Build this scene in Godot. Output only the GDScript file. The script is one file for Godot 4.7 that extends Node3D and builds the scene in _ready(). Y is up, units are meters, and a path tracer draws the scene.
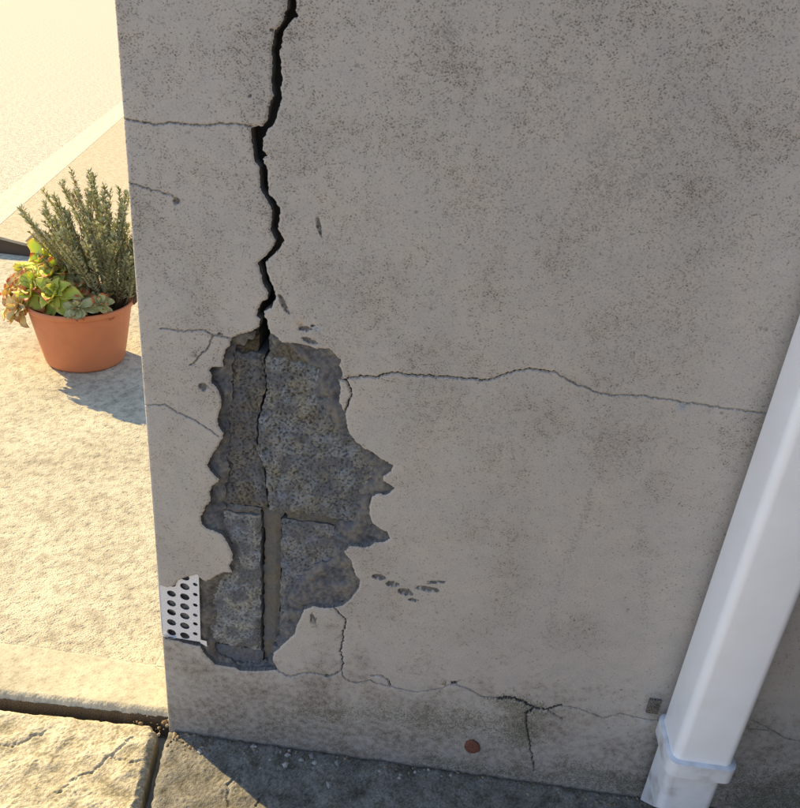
extends Node3D

const HOLE_XY = [0.1340,0.6466,0.1326,0.6379,0.1232,0.6316,0.1124,0.6280,0.1025,0.6209,0.1001,0.6113,0.0956,0.6072,0.0928,0.5950,0.0927,0.5865,0.0812,0.5845,0.0767,0.5809,0.0793,0.5739,0.0786,0.5658,0.0845,0.5604,0.0895,0.5486,0.0897,0.5392,0.0847,0.5206,0.0856,0.5103,0.0909,0.5032,0.0907,0.4966,0.0838,0.4836,0.0750,0.4661,0.0712,0.4560,0.0752,0.4475,0.0851,0.4385,0.0825,0.4339,0.0764,0.4288,0.0725,0.4189,0.0741,0.4070,0.0677,0.3980,0.0610,0.3816,0.0611,0.3712,0.0671,0.3646,0.0783,0.3618,0.0869,0.3577,0.0935,0.3459,0.0989,0.3314,0.0994,0.3205,0.0948,0.3119,0.0985,0.3013,0.0882,0.3004,0.0791,0.2940,0.0698,0.2853,0.0632,0.2810,0.0569,0.2848,0.0532,0.2907,0.0407,0.2854,0.0266,0.2766,0.0236,0.2679,0.0122,0.2627,-0.0014,0.2670,-0.0229,0.2601,-0.0293,0.1695,-0.0044,0.1721,0.0202,0.1729,0.0317,0.1696,0.0521,0.1679,0.0598,0.1530,0.0718,0.1387,0.0842,0.1373,0.0986,0.1381,0.1068,0.1331,0.1275,0.1361,0.1521,0.1425,0.1589,0.1456,0.1506,0.1605,0.1528,0.1744,0.1657,0.1928,0.1793,0.2118,0.1829,0.2297,0.1920,0.2566,0.2034,0.2636,0.2170,0.2626,0.2285,0.2654,0.2416,0.2718,0.2517,0.2866,0.2590,0.3031,0.2601,0.3153,0.2534,0.3236,0.2489,0.3385,0.2467,0.3459,0.2421,0.3490,0.2381,0.3560,0.2437,0.3652,0.2522,0.3666,0.2602,0.3663,0.2691,0.3693,0.2747,0.3761,0.2867,0.3788,0.2923,0.3849,0.2886,0.3932,0.2793,0.3976,0.2705,0.4035,0.2664,0.4116,0.2643,0.4256,0.2668,0.4409,0.2735,0.4468,0.2829,0.4459,0.2926,0.4566,0.2864,0.4612,0.2774,0.4653,0.2787,0.4723,0.2862,0.4789,0.2879,0.4872,0.2813,0.4909,0.2725,0.4943,0.2628,0.5022,0.2535,0.5049,0.2427,0.5138,0.2355,0.5219,0.2328,0.5299,0.2311,0.5405,0.2285,0.5484,0.2224,0.5601,0.2220,0.5680,0.2238,0.5757,0.2212,0.5844,0.2242,0.5909,0.2239,0.5968,0.2203,0.6041,0.2221,0.6114,0.2165,0.6154,0.2087,0.6226,0.1937,0.6207,0.1871,0.6233,0.1747,0.6241,0.1655,0.6241,0.1568,0.6231,0.1530,0.6289,0.1459,0.6321,0.1421,0.6391,0.1415,0.6464,0.1383,0.6516,0.1383,0.6572,0.1457,0.6615,0.1509,0.6732,0.1487,0.6816,0.1445,0.6909,0.1418,0.6981,0.1392,0.7095,0.1469,0.7177,0.1545,0.7274,0.1584,0.7349,0.1553,0.7403,0.1522,0.7460,0.1531,0.7542,0.1540,0.7652,0.1489,0.7745,0.1429,0.7788,0.1419,0.7859,0.1413,0.8026,0.1379,0.8079,0.1369,0.8125,0.1417,0.8158,0.1364,0.8208,0.1368,0.8310,0.1416,0.8405,0.1482,0.8470,0.1510,0.8575,0.1546,0.8697,0.1535,0.8783,0.1548,0.8848,0.1534,0.8911,0.1532,0.9016,0.1513,0.9089,0.1531,0.9120,0.1544,0.9183,0.1543,0.9232,0.1618,0.9343,0.1680,0.9388,0.1661,0.9434,0.1659,0.9513,0.1674,0.9670,0.1603,0.9664,0.1584,0.9507,0.1585,0.9448,0.1554,0.9406,0.1555,0.9354,0.1511,0.9294,0.1457,0.9224,0.1458,0.9142,0.1436,0.9091,0.1449,0.9042,0.1450,0.8924,0.1438,0.8838,0.1461,0.8711,0.1424,0.8598,0.1406,0.8485,0.1363,0.8427,0.1253,0.8403,0.1253,0.8326,0.1267,0.8208,0.1281,0.8097,0.1330,0.8041,0.1340,0.7851,0.1346,0.7818,0.1399,0.7746,0.1450,0.7667,0.1460,0.7584,0.1441,0.7451,0.1493,0.7335,0.1483,0.7282,0.1392,0.7168,0.1314,0.7091,0.1351,0.6973,0.1366,0.6867,0.1424,0.6782,0.1414,0.6698,0.1351,0.6663,0.1314,0.6575,0.1298,0.6506]
const EXPOSED_XY = [0.1320,0.6394,0.1375,0.6401,0.1431,0.6198,0.1497,0.6124,0.1663,0.6097,0.1786,0.6029,0.1858,0.5845,0.1966,0.5637,0.2016,0.5480,0.2125,0.5328,0.2310,0.5053,0.2528,0.4883,0.2586,0.4701,0.2523,0.4385,0.2434,0.4040,0.2389,0.3974,0.2270,0.3926,0.2233,0.3635,0.2198,0.3289,0.2047,0.3280,0.1900,0.3098,0.1776,0.2932,0.1676,0.2752,0.1628,0.2494,0.1580,0.2142,0.1530,0.1780,0.1423,0.1451,0.1257,0.1383,0.0827,0.1416,0.0705,0.1541,0.0682,0.1718,0.0714,0.2423,0.0760,0.2648,0.0842,0.2827,0.1000,0.2934,0.1029,0.3131,0.0968,0.3358,0.0886,0.3728,0.0867,0.4022,0.0897,0.4286,0.0973,0.4467,0.0928,0.4669,0.0956,0.4877,0.0936,0.5074,0.0965,0.5403,0.1015,0.5662,0.0995,0.5880,0.1043,0.6055,0.1155,0.6152,0.1265,0.6213]
const CRACKS = [
	[0.0017, -0.0029,0.8357, 0.0147,0.8356, 0.0215,0.8344, 0.0332,0.8341, 0.0499,0.8371, 0.0664,0.8378, 0.0829,0.8380, 0.0991,0.8415, 0.1152,0.8420, 0.1263,0.8415],
	[0.0009, 0.0023,0.7759, 0.0213,0.7720, 0.0464,0.7677],
	[0.0016, 0.1036,0.6211, 0.0927,0.6226, 0.0861,0.6236, 0.0828,0.6220],
	[0.0011, 0.0828,0.6220, 0.0743,0.6279, 0.0522,0.6240, 0.0247,0.6230],
	[0.0016, 0.0828,0.6220, 0.0780,0.6085, 0.0689,0.5979, 0.0619,0.5886, 0.0561,0.5843],
	[0.0012, -0.0006,0.5271, 0.0251,0.5305, 0.0397,0.5222, 0.0591,0.5158, 0.0704,0.5082, 0.0864,0.4973],
	[0.0022, 0.2222,0.5882, 0.2298,0.5886, 0.2351,0.5917, 0.2437,0.5946, 0.2631,0.5965, 0.2778,0.6032, 0.2988,0.6027, 0.3398,0.6064],
	[0.0021, 0.3398,0.6064, 0.3781,0.6070, 0.3970,0.6162, 0.4217,0.6268, 0.4474,0.6262],
	[0.0015, 0.4474,0.6262, 0.4723,0.6154, 0.4995,0.6072, 0.5479,0.6105],
	[0.0012, 0.5479,0.6105, 0.5825,0.6092, 0.6171,0.6075, 0.6626,0.6069, 0.6795,0.6088],
	[0.0024, 0.2222,0.5882, 0.2299,0.5862, 0.2348,0.5771, 0.2352,0.5686, 0.2314,0.5569, 0.2297,0.5467],
	[0.0022, 0.1575,0.1453, 0.1658,0.1395, 0.1768,0.1360, 0.1929,0.1464, 0.2132,0.1492, 0.2255,0.1460, 0.2334,0.1502, 0.2438,0.1586],
	[0.0027, 0.2438,0.1586, 0.2458,0.1725, 0.2438,0.1865, 0.2408,0.1948, 0.2438,0.2146, 0.2431,0.2283, 0.2463,0.2425, 0.2419,0.2535, 0.2337,0.2621, 0.2284,0.2670],
	[0.0017, 0.2438,0.1586, 0.2499,0.1460, 0.2636,0.1411, 0.2833,0.1504, 0.2889,0.1468],
	[0.0026, 0.2861,0.1582, 0.2960,0.1610, 0.3065,0.1547, 0.3121,0.1429],
	[0.0013, 0.2889,0.1468, 0.3121,0.1429, 0.3447,0.1389, 0.3640,0.1472, 0.3793,0.1538, 0.3928,0.1637],
	[0.0017, 0.3928,0.1637, 0.4023,0.1727],
	[0.0022, 0.3928,0.1637, 0.4161,0.1571, 0.4332,0.1474, 0.4562,0.1489],
	[0.0058, 0.4562,0.1489, 0.4696,0.1526, 0.4838,0.1498],
	[0.0051, 0.4838,0.1498, 0.5037,0.1406, 0.4944,0.1284],
	[0.0038, 0.5037,0.1406, 0.5178,0.1396, 0.5368,0.1515],
	[0.0026, 0.5219,0.1385, 0.5432,0.1265],
	[0.0015, 0.5368,0.1515, 0.5620,0.1500, 0.5935,0.1394, 0.6153,0.1512, 0.6505,0.1478, 0.6769,0.1484],
	[0.0023, 0.4944,0.1284, 0.4968,0.1127, 0.5026,0.0926, 0.5094,0.0664, 0.5177,0.0399, 0.5229,0.0205],
	[0.0015, 0.7468,0.1379, 0.7740,0.1565, 0.8057,0.1572],
	[0.0014, 0.7785,0.1722, 0.8017,0.1620, 0.8274,0.1485, 0.8499,0.1456]]
const DENTS = [
	[0.1933, 0.7535, 0.0099, 0.0022, -1.3226],
	[0.1589, 0.6675, 0.0116, 0.0029, -1.1001],
	[0.1823, 0.6423, 0.0074, 0.0032, 0.0292],
	[0.1875, 0.6292, 0.0090, 0.0033, -0.2572],
	[0.2832, 0.3254, 0.0086, 0.0044, -0.0126],
	[0.3012, 0.3173, 0.0086, 0.0044, -0.0122],
	[0.3169, 0.3073, 0.0093, 0.0057, -0.1015],
	[0.3434, 0.3165, 0.0147, 0.0044, -0.0122],
	[0.3533, 0.3292, 0.0122, 0.0019, 0.1645],
	[0.2034, 0.2435, 0.0034, 0.0101, 0.1721],
	[0.0492, 0.7630, 0.0036, 0.0040, 0.1048],
	[0.0698, 0.5591, 0.0052, 0.0056, 0.1304],
	[0.0905, 0.6253, 0.0022, 0.0017, 0.1225],
	[0.1448, 0.9256, 0.0018, 0.0016, 0.0856],
	[0.3279, 0.2962, 0.0062, 0.0024, -0.0563],
	[0.2255, 0.1469, 0.0030, 0.0037, 0.1846],
	[0.3939, 0.1657, 0.0039, 0.0036, 0.1862],
	[0.1245, 0.8682, 0.0014, 0.0013, 0.0926],
	[0.1907, 0.6467, 0.0021, 0.0014, 0.1214]]
const BEAD_HOLES = [[0.0170,0.2516, 0.0054], [0.0162,0.2351, 0.0055], [0.0154,0.2196, 0.0055], [0.0145,0.2021, 0.0056], [0.0179,0.2685, 0.0053], [0.0136,0.1843, 0.0057], [0.0353,0.2663, 0.0057], [0.0345,0.2493, 0.0057], [0.0338,0.2326, 0.0057], [0.0331,0.2162, 0.0058], [0.0323,0.1992, 0.0058], [0.0316,0.1816, 0.0059], [0.0360,0.2821, 0.0056], [0.0493,0.2722, 0.0029], [0.0487,0.2554, 0.0029], [0.0480,0.2376, 0.0029], [0.0473,0.2204, 0.0029], [0.0468,0.2051, 0.0030], [0.0461,0.1876, 0.0030]]
const STREAKS = [
	[0.0032, 500, 0.5130,0.4879, 0.5125,0.4605, 0.5068,0.4172, 0.4986,0.3640, 0.4997,0.3014, 0.5005,0.2520],
	[0.0046, 260, 0.5749,0.4492, 0.5888,0.4012, 0.6040,0.3431, 0.6113,0.3047],
	[0.0091, 500, 0.4595,0.8747, 0.4550,0.8524, 0.4548,0.8298, 0.4464,0.8010],
	[0.0091, 600, 0.5083,0.8836, 0.5018,0.8658, 0.4899,0.8379, 0.4822,0.8095],
	[0.0026, 300, 0.2659,0.9075, 0.3063,0.9078, 0.3685,0.9101, 0.4302,0.9107, 0.5074,0.9169],
	[0.0182, 500, 0.3197,0.7877, 0.3381,0.7944, 0.3677,0.7879],
	[0.0182, 450, 0.3642,0.8785, 0.3991,0.8861, 0.4083,0.8844],
	[0.0065, 200, 0.2985,0.9388, 0.3036,0.9328],
	[0.0104, 260, 0.3361,0.1603, 0.3459,0.1980, 0.3611,0.3019, 0.3550,0.3247],
	[0.0208, 350, 0.3778,0.5593, 0.3952,0.5106],
	[0.0208, 500, 0.5302,0.5553, 0.5182,0.5346],
	[0.0325, 900, 0.5572,0.9837, 0.5659,0.9383, 0.5713,0.8726],
	[0.0286, 700, 0.4977,0.7120, 0.5238,0.6830, 0.5557,0.6310],
	[0.0156, 500, 0.5477,0.8256, 0.5641,0.7605, 0.5722,0.6889],
	[0.0390, 900, 0.4501,0.8062, 0.4705,0.7500],
	[0.0032, 260, 0.6431,0.1895, 0.6582,0.1960, 0.6606,0.1856],
	[0.0032, 260, 0.6431,0.1895, 0.6493,0.1615, 0.6584,0.1559]]
const MOSS_AND_DARK = [
	[0.0168, 2600, 0.3699,0.0876, 0.4233,0.0982, 0.4841,0.0987, 0.5058,0.0894],
	[0.0084, 1500, 0.1906,0.0719, 0.2461,0.0827, 0.3284,0.0911, 0.3833,0.0903],
	[0.0070, 1100, 0.4889,0.0662, 0.4927,0.0867, 0.4998,0.1018],
	[0.0070, 1800, 0.3631,0.0140, 0.4478,0.0130, 0.5594,0.0137, 0.6712,0.0083],
	[0.0098, 1300, 0.5549,0.0396, 0.6115,0.0310, 0.6681,0.0223],
	[0.0196, 4000, 0.7957,0.0291, 0.8373,0.0485, 0.8780,0.0674],  # dense dark specks on the wall foot right of the pipe
	[0.0140, 3000, 0.8092,0.0047, 0.8458,0.0192, 0.8807,0.0373],  # more dark specks, lower down in the same corner
	[0.0070, 1500, 0.4572,0.1465, 0.4843,0.1424, 0.5117,0.1365]]
const SLAB_CRACKS = [
	[0.0021, -0.1055,-0.1217, -0.0919,-0.1007, -0.0730,-0.0790, -0.0593,-0.0542, -0.0426,-0.0220],
	[0.0021, -0.2131,-0.0652, -0.1881,-0.0560, -0.1658,-0.0309],
	[0.0018, -0.0580,-0.0573, -0.0311,-0.0609, -0.0165,-0.0552]]
const PAVING_CRACKS = [
	[0.0022, 0.1164,-0.0589, 0.1106,-0.0723, 0.1194,-0.1068],
	[0.0022, 0.1582,-0.0813, 0.1545,-0.0983]]

var noise_a := FastNoiseLite.new()
var noise_b := FastNoiseLite.new()
var lut := PackedByteArray()

func _ready() -> void:
	# camera, sky, sun, exposure
	var cam := Camera3D.new()
	cam.name = "camera"
	cam.fov = 53.5876
	cam.near = 0.02
	cam.far = 600.0
	cam.transform = Transform3D(Basis(Vector3(0.99167731, 0.08143731, -0.09971997), Vector3(-0.11817901, 0.88310391, -0.45404978), Vector3(0.0510865, 0.46205568, 0.88537829)), Vector3(0.333884, 0.97, 0.771928))
	add_child(cam)
	cam.current = true
	var env := Environment.new()
	env.background_mode = Environment.BG_SKY
	var sm := ProceduralSkyMaterial.new()
	sm.sky_top_color = Color(0.48, 0.575, 0.715)
	sm.sky_horizon_color = Color(0.82, 0.85, 0.88)
	sm.sky_curve = 0.18
	sm.ground_horizon_color = Color(0.6, 0.56, 0.48)
	sm.ground_bottom_color = Color(0.45, 0.42, 0.36)
	sm.energy_multiplier = 1.0
	var sky := Sky.new()
	sky.sky_material = sm
	env.sky = sky
	env.tonemap_mode = Environment.TONE_MAPPER_LINEAR
	env.tonemap_exposure = 2.2
	env.sdfgi_enabled = true
	env.ssao_enabled = true
	env.ssil_enabled = true
	var we := WorldEnvironment.new()
	we.name = "world_environment"
	we.environment = env
	add_child(we)
	var sun := DirectionalLight3D.new()
	sun.name = "sun"
	sun.light_color = Color(1.0, 0.89, 0.66)
	sun.light_energy = 1.6
	sun.light_angular_distance = 0.53
	sun.shadow_enabled = true
	add_child(sun)
	var el := deg_to_rad(29.0)
	var to_sun := Vector3(-0.857 * cos(el), sin(el), -0.515 * cos(el))
	sun.look_at_from_position(to_sun * 10.0, Vector3.ZERO, Vector3.UP)

	noise_a.seed = 11
	noise_a.frequency = 1.0
	noise_a.fractal_octaves = 3
	noise_b.seed = 57
	noise_b.noise_type = FastNoiseLite.TYPE_SIMPLEX
	noise_b.frequency = 1.0
	noise_b.fractal_type = FastNoiseLite.FRACTAL_NONE
	lut.resize(1025)
	for i in 1025:
		lut[i] = int(clampf(Color(i / 1024.0, 0, 0).linear_to_srgb().r * 255.0 + 0.5, 0, 255))

	build_ground()
	build_wall()
	build_shade_fence()
	build_pipe()
	build_pot()
	build_plants()
	build_details()

# ------------------------------------------------------------------ helpers
func tag(o: Node, label: String, category: String, group := "") -> void:
	o.set_meta("label", label)
	o.set_meta("category", category)
	if group != "":
		o.set_meta("group", group)

func thing(called: String, at := Vector3.ZERO) -> Node3D:
	var o := Node3D.new()
	o.name = called
	o.position = at
	add_child(o, true)
	return o

func part(called: String, mesh: Mesh, m: Material, parent: Node, at := Vector3.ZERO) -> MeshInstance3D:
	var o := MeshInstance3D.new()
	o.name = called
	o.mesh = mesh
	if m != null:
		o.material_override = m
	o.position = at
	parent.add_child(o, true)
	return o

func lin(r: float, g: float, b: float) -> Color:
	return Color(r, g, b).linear_to_srgb()

func mat(c: Color, rough := 0.9) -> StandardMaterial3D:
	var m := StandardMaterial3D.new()
	m.albedo_color = c
	m.roughness = rough
	m.metallic_specular = 0.35
	return m

func vmat(rough := 0.92) -> StandardMaterial3D:
	var m := mat(Color.WHITE, rough)
	m.vertex_color_use_as_albedo = true
	return m

func noise_tex(seed_: int, freq: float, ramp: Array, normal := 0.0, cellular := false) -> NoiseTexture2D:
	var n := FastNoiseLite.new()
	n.seed = seed_
	n.frequency = freq
	n.fractal_octaves = 5
	if cellular:
		n.noise_type = FastNoiseLite.TYPE_CELLULAR
		n.fractal_octaves = 3
	var t := NoiseTexture2D.new()
	t.width = 512
	t.height = 512
	t.seamless = true
	t.noise = n
	if normal > 0.0:
		t.as_normal_map = true
		t.bump_strength = normal
	elif ramp.size() > 0:
		var g := Gradient.new()
		g.offsets = PackedFloat32Array()
		g.colors = PackedColorArray()
		var offs := PackedFloat32Array()
		var cols := PackedColorArray()
		for r in ramp:
			offs.append(r[0])
			cols.append(r[1])
		g.offsets = offs
		g.colors = cols
		t.color_ramp = g
	return t

func tri(m: StandardMaterial3D, metres: float) -> void:
	m.uv1_triplanar = true
	m.uv1_world_triplanar = true
	m.uv1_scale = Vector3.ONE / metres

func noise_bytes(w: int, h: int, seed_: int, freq: float, oct := 4, type := FastNoiseLite.TYPE_SIMPLEX_SMOOTH) -> PackedByteArray:
	var n := FastNoiseLite.new()
	n.seed = seed_
	n.noise_type = type
	n.frequency = freq
	n.fractal_octaves = oct
	if type == FastNoiseLite.TYPE_CELLULAR:
		n.fractal_type = FastNoiseLite.FRACTAL_NONE
		n.cellular_return_type = FastNoiseLite.RETURN_DISTANCE
	var im := n.get_image(w, h, false, false, true)
	im.convert(Image.FORMAT_L8)
	return im.get_data()

func pts_of(flat: Array, from := 0) -> PackedVector2Array:
	var r := PackedVector2Array()
	var i := from
	while i + 1 < flat.size():
		r.append(Vector2(flat[i], flat[i + 1]))
		i += 2
	return r

# break long straight runs into short jittered ones
func ragged(p: PackedVector2Array, step: float, amp: float, closed: bool) -> PackedVector2Array:
	var r := PackedVector2Array()
	var n := p.size()
	for i in (n if closed else n - 1):
		var a := p[i]
		var b := p[(i + 1) % n]
		var k := maxi(1, int(ceil(a.distance_to(b) / step)))
		for j in k:
			var q := a.lerp(b, float(j) / k)
			q += Vector2(noise_a.get_noise_2d(q.x * 420.0, q.y * 420.0), noise_a.get_noise_2d(q.x * 420.0 + 91.0, q.y * 420.0 - 37.0)) * amp * 2.0
			r.append(q)
	if not closed:
		r.append(p[n - 1])
	return r

# ------------------------------------------------------------------ sheets cut out by a field
# A sheet is a flat slab in its own xy plane facing +z; f > 0 is solid, z moves its face.
class Sheet:
	var x0 := 0.0
	var y0 := 0.0
	var c := 0.001
	var nx := 10
	var ny := 10
	var f := PackedFloat32Array()
	var z := PackedFloat32Array()
	var col := PackedColorArray()
	var zb := 0.0
	var th := 0.008
	var bs := 16
	var u0 := Vector2.ZERO
	var us := Vector2.ONE
	var thr := 0.0028
	func setup(ax: float, ay: float, w: float, h: float, cell: float) -> void:
		x0 = ax
		y0 = ay
		c = cell
		nx = int(round(w / cell))
		ny = int(round(h / cell))
		f.resize((nx + 1) * (ny + 1))
		f.fill(0.02)
		z.resize((nx + 1) * (ny + 1))
		z.fill(0.0)
	func seg(a: Vector2, b: Vector2, half: float, pad: float, nz: FastNoiseLite, rough: float) -> void:
		var i0 := maxi(0, int(floor((minf(a.x, b.x) - half - pad - x0) / c)))
		var i1 := mini(nx, int(ceil((maxf(a.x, b.x) + half + pad - x0) / c)))
		var j0 := maxi(0, int(floor((minf(a.y, b.y) - half - pad - y0) / c)))
		var j1 := mini(ny, int(ceil((maxf(a.y, b.y) + half + pad - y0) / c)))
		var ab := b - a
		var l2 := maxf(ab.length_squared(), 1e-12)
		for j in range(j0, j1 + 1):
			for i in range(i0, i1 + 1):
				var p := Vector2(x0 + i * c, y0 + j * c)
				var t := clampf((p - a).dot(ab) / l2, 0.0, 1.0)
				var d := p.distance_to(a + ab * t)
				if rough > 0.0:
					d -= half * (1.0 + rough * nz.get_noise_2d(p.x * 260.0, p.y * 260.0))
				else:
					d -= half
				var k := j * (nx + 1) + i
				if d < f[k]:
					f[k] = d
	func cut(poly: PackedVector2Array, keep_inside: bool) -> void:
		var g := PackedFloat32Array()
		g.resize(f.size())
		g.fill(0.02)
		var old := f
		f = g
		var n := poly.size()
		for i in n:
			seg(poly[i], poly[(i + 1) % n], 0.0, 0.005, null, 0.0)
		g = f
		f = old
		for j in ny + 1:
			var y := y0 + j * c
			var xs := []
			for i in n:
				var a := poly[i]
				var b := poly[(i + 1) % n]
				if (a.y > y) != (b.y > y):
					xs.append(a.x + (y - a.y) / (b.y - a.y) * (b.x - a.x))
			xs.sort()
			var q := 0
			for i in nx + 1:
				var x := x0 + i * c
				while q < xs.size() and xs[q] < x:
					q += 1
				var inside := q % 2 == 1
				var k := j * (nx + 1) + i
				var v := g[k] if inside == keep_inside else -g[k]
				if v < f[k]:
					f[k] = v
	func mesh() -> ArrayMesh:
		var row := nx + 1
		var vv := PackedVector3Array()
		var nn := PackedVector3Array()
		var uu := PackedVector2Array()
		var cc := PackedColorArray()
		var ix := PackedInt32Array()
		var ev := PackedVector3Array()
		var en := PackedVector3Array()
		var eu := PackedVector2Array()
		var ei := PackedInt32Array()
		var use_col := col.size() > 0
		var map := PackedInt32Array()
		map.resize(row * (ny + 1))
		map.fill(-1)
		var need := PackedByteArray()
		need.resize(row * (ny + 1))
		var cells := PackedInt32Array()
		var quads := PackedInt32Array()
		var bj := 0
		while bj < ny:
			var bi := 0
			var ej := mini(bj + bs, ny)
			while bi < nx:
				var ei2 := mini(bi + bs, nx)
				var flat := true
				var any := false
				for j in range(bj, ej + 1):
					var k0 := j * row
					for i in range(bi, ei2 + 1):
						if f[k0 + i] < thr or z[k0 + i] != 0.0:
							flat = false
						if f[k0 + i] > 0.0:
							any = true
				if flat:
					quads.append_array([bj * row + bi, ej * row + bi, ej * row + ei2, bj * row + ei2])
				elif any:
					for j in range(bj, ej):
						for i in range(bi, ei2):
							var k := j * row + i
							var m := maxf(maxf(f[k], f[k + 1]), maxf(f[k + row], f[k + row + 1]))
							if m > 0.0:
								if minf(minf(f[k], f[k + 1]), minf(f[k + row], f[k + row + 1])) > 0.0:
									quads.append_array([k, k + row, k + row + 1, k + 1])
								else:
									cells.append(k)
				bi = ei2
			bj = ej
		for k in quads:
			need[k] = 1
		for k in cells:
			for o in [k, k + 1, k + row, k + row + 1]:
				if f[o] > 0.0:
					need[o] = 1
		for k in need.size():
			if need[k] == 1:
				map[k] = vv.size()
				var i := k % row
				var j := k / row
				vv.append(Vector3(x0 + i * c, y0 + j * c, zb + z[k]))
				var zx := 0.0
				var zy := 0.0
				if i == 0:
					zx = (z[k + 1] - z[k]) / c
				elif i < nx:
					zx = (z[k + 1] - z[k - 1]) / (2.0 * c)
				if j > 0 and j < ny:
					zy = (z[k + row] - z[k - row]) / (2.0 * c)
				nn.append(Vector3(-zx, -zy, 1.0).normalized())
				uu.append((Vector2(x0 + i * c, -(y0 + j * c)) - u0) / us)
				if use_col:
					cc.append(col[k])
		var q := 0
		while q < quads.size():
			var a := map[quads[q]]
			var b := map[quads[q + 1]]
			var d := map[quads[q + 2]]
			var e := map[quads[q + 3]]
			ix.append_array([a, b, d, a, d, e])
			q += 4
		var ring := PackedInt32Array([0, 0, 0, 0])
		for k in cells:
			ring[0] = k
			ring[1] = k + row
			ring[2] = k + row + 1
			ring[3] = k + 1
			var poly := PackedInt32Array()
			var outv := -1
			var inv := -1
			var segs := PackedInt32Array()
			for s in 4:
				var a := ring[s]
				var b := ring[(s + 1) % 4]
				if f[a] > 0.0:
					poly.append(map[a])
				if (f[a] > 0.0) != (f[b] > 0.0):
					var t := clampf(f[a] / (f[a] - f[b]), 0.05, 0.95)
					var ia := a % row
					var ja := a / row
					var ib := b % row
					var jb := b / row
					var zz := lerpf(z[a], z[b], t)
					var px := x0 + lerpf(ia, ib, t) * c
					var py := y0 + lerpf(ja, jb, t) * c
					vv.append(Vector3(px, py, zb + zz))
					nn.append(Vector3(0, 0, 1))
					uu.append((Vector2(px, -py) - u0) / us)
					if use_col:
						cc.append(col[a] if f[a] > 0.0 else col[b])
					var idx := vv.size() - 1
					poly.append(idx)
					if f[a] > 0.0:
						segs.append(idx)
					else:
						segs.append(-idx - 1)
			for s in range(1, poly.size() - 1):
				ix.append_array([poly[0], poly[s], poly[s + 1]])
			var ns := segs.size()
			for s in ns:
				if segs[s] >= 0:
					var p := vv[segs[s]]
					var r := vv[-segs[(s + 1) % ns] - 1]
					var dir := r - p
					var nrm := Vector3(-dir.y, dir.x, 0).normalized()
					var o := ev.size()
					ev.append_array([p, r, Vector3(r.x, r.y, zb - th), Vector3(p.x, p.y, zb - th)])
					en.append_array([nrm, nrm, nrm, nrm])
					for w in 4:
						eu.append((Vector2(ev[o + w].x, -ev[o + w].y + ev[o + w].z) - u0) / us)
					ei.append_array([o, o + 2, o + 1, o, o + 3, o + 2])
		var am := ArrayMesh.new()
		var arr := []
		arr.resize(Mesh.ARRAY_MAX)
		arr[Mesh.ARRAY_VERTEX] = vv
		arr[Mesh.ARRAY_NORMAL] = nn
		arr[Mesh.ARRAY_TEX_UV] = uu
		if use_col:
			arr[Mesh.ARRAY_COLOR] = cc
		arr[Mesh.ARRAY_INDEX] = ix
		am.add_surface_from_arrays(Mesh.PRIMITIVE_TRIANGLES, arr)
		if ev.size() > 0:
			var ar2 := []
			ar2.resize(Mesh.ARRAY_MAX)
			ar2[Mesh.ARRAY_VERTEX] = ev
			ar2[Mesh.ARRAY_NORMAL] = en
			ar2[Mesh.ARRAY_TEX_UV] = eu
			if use_col:
				var ec := PackedColorArray()
				ec.resize(ev.size())
				ec.fill(cc[0])
				ar2[Mesh.ARRAY_COLOR] = ec
			ar2[Mesh.ARRAY_INDEX] = ei
			am.add_surface_from_arrays(Mesh.PRIMITIVE_TRIANGLES, ar2)
		return am

func box_mesh(a: Vector3, b: Vector3) -> ArrayMesh:
	var st := SurfaceTool.new()
	st.begin(Mesh.PRIMITIVE_TRIANGLES)
	add_box(st, a, b)
	st.generate_normals()
	st.generate_tangents()
	return st.commit()

func quad(st: SurfaceTool, a: Vector3, b: Vector3, c: Vector3, d: Vector3) -> void:
	var uv := [Vector2(0, 0), Vector2(1, 0), Vector2(1, 1), Vector2(0, 1)]
	var p := [a, b, c, d]
	for i in [0, 1, 2, 0, 2, 3]:
		st.set_smooth_group(-1)
		st.set_uv(uv[i])
		st.add_vertex(p[i])

func add_box(st: SurfaceTool, a: Vector3, b: Vector3) -> void:
	var p := func(i: int) -> Vector3:
		return Vector3(b.x if i & 1 else a.x, b.y if i & 2 else a.y, b.z if i & 4 else a.z)
	for q in [[4, 6, 7, 5], [1, 3, 2, 0], [0, 2, 6, 4], [5, 7, 3, 1], [2, 3, 7, 6], [0, 4, 5, 1]]:
		quad(st, p.call(q[0]), p.call(q[1]), p.call(q[2]), p.call(q[3]))

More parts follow.
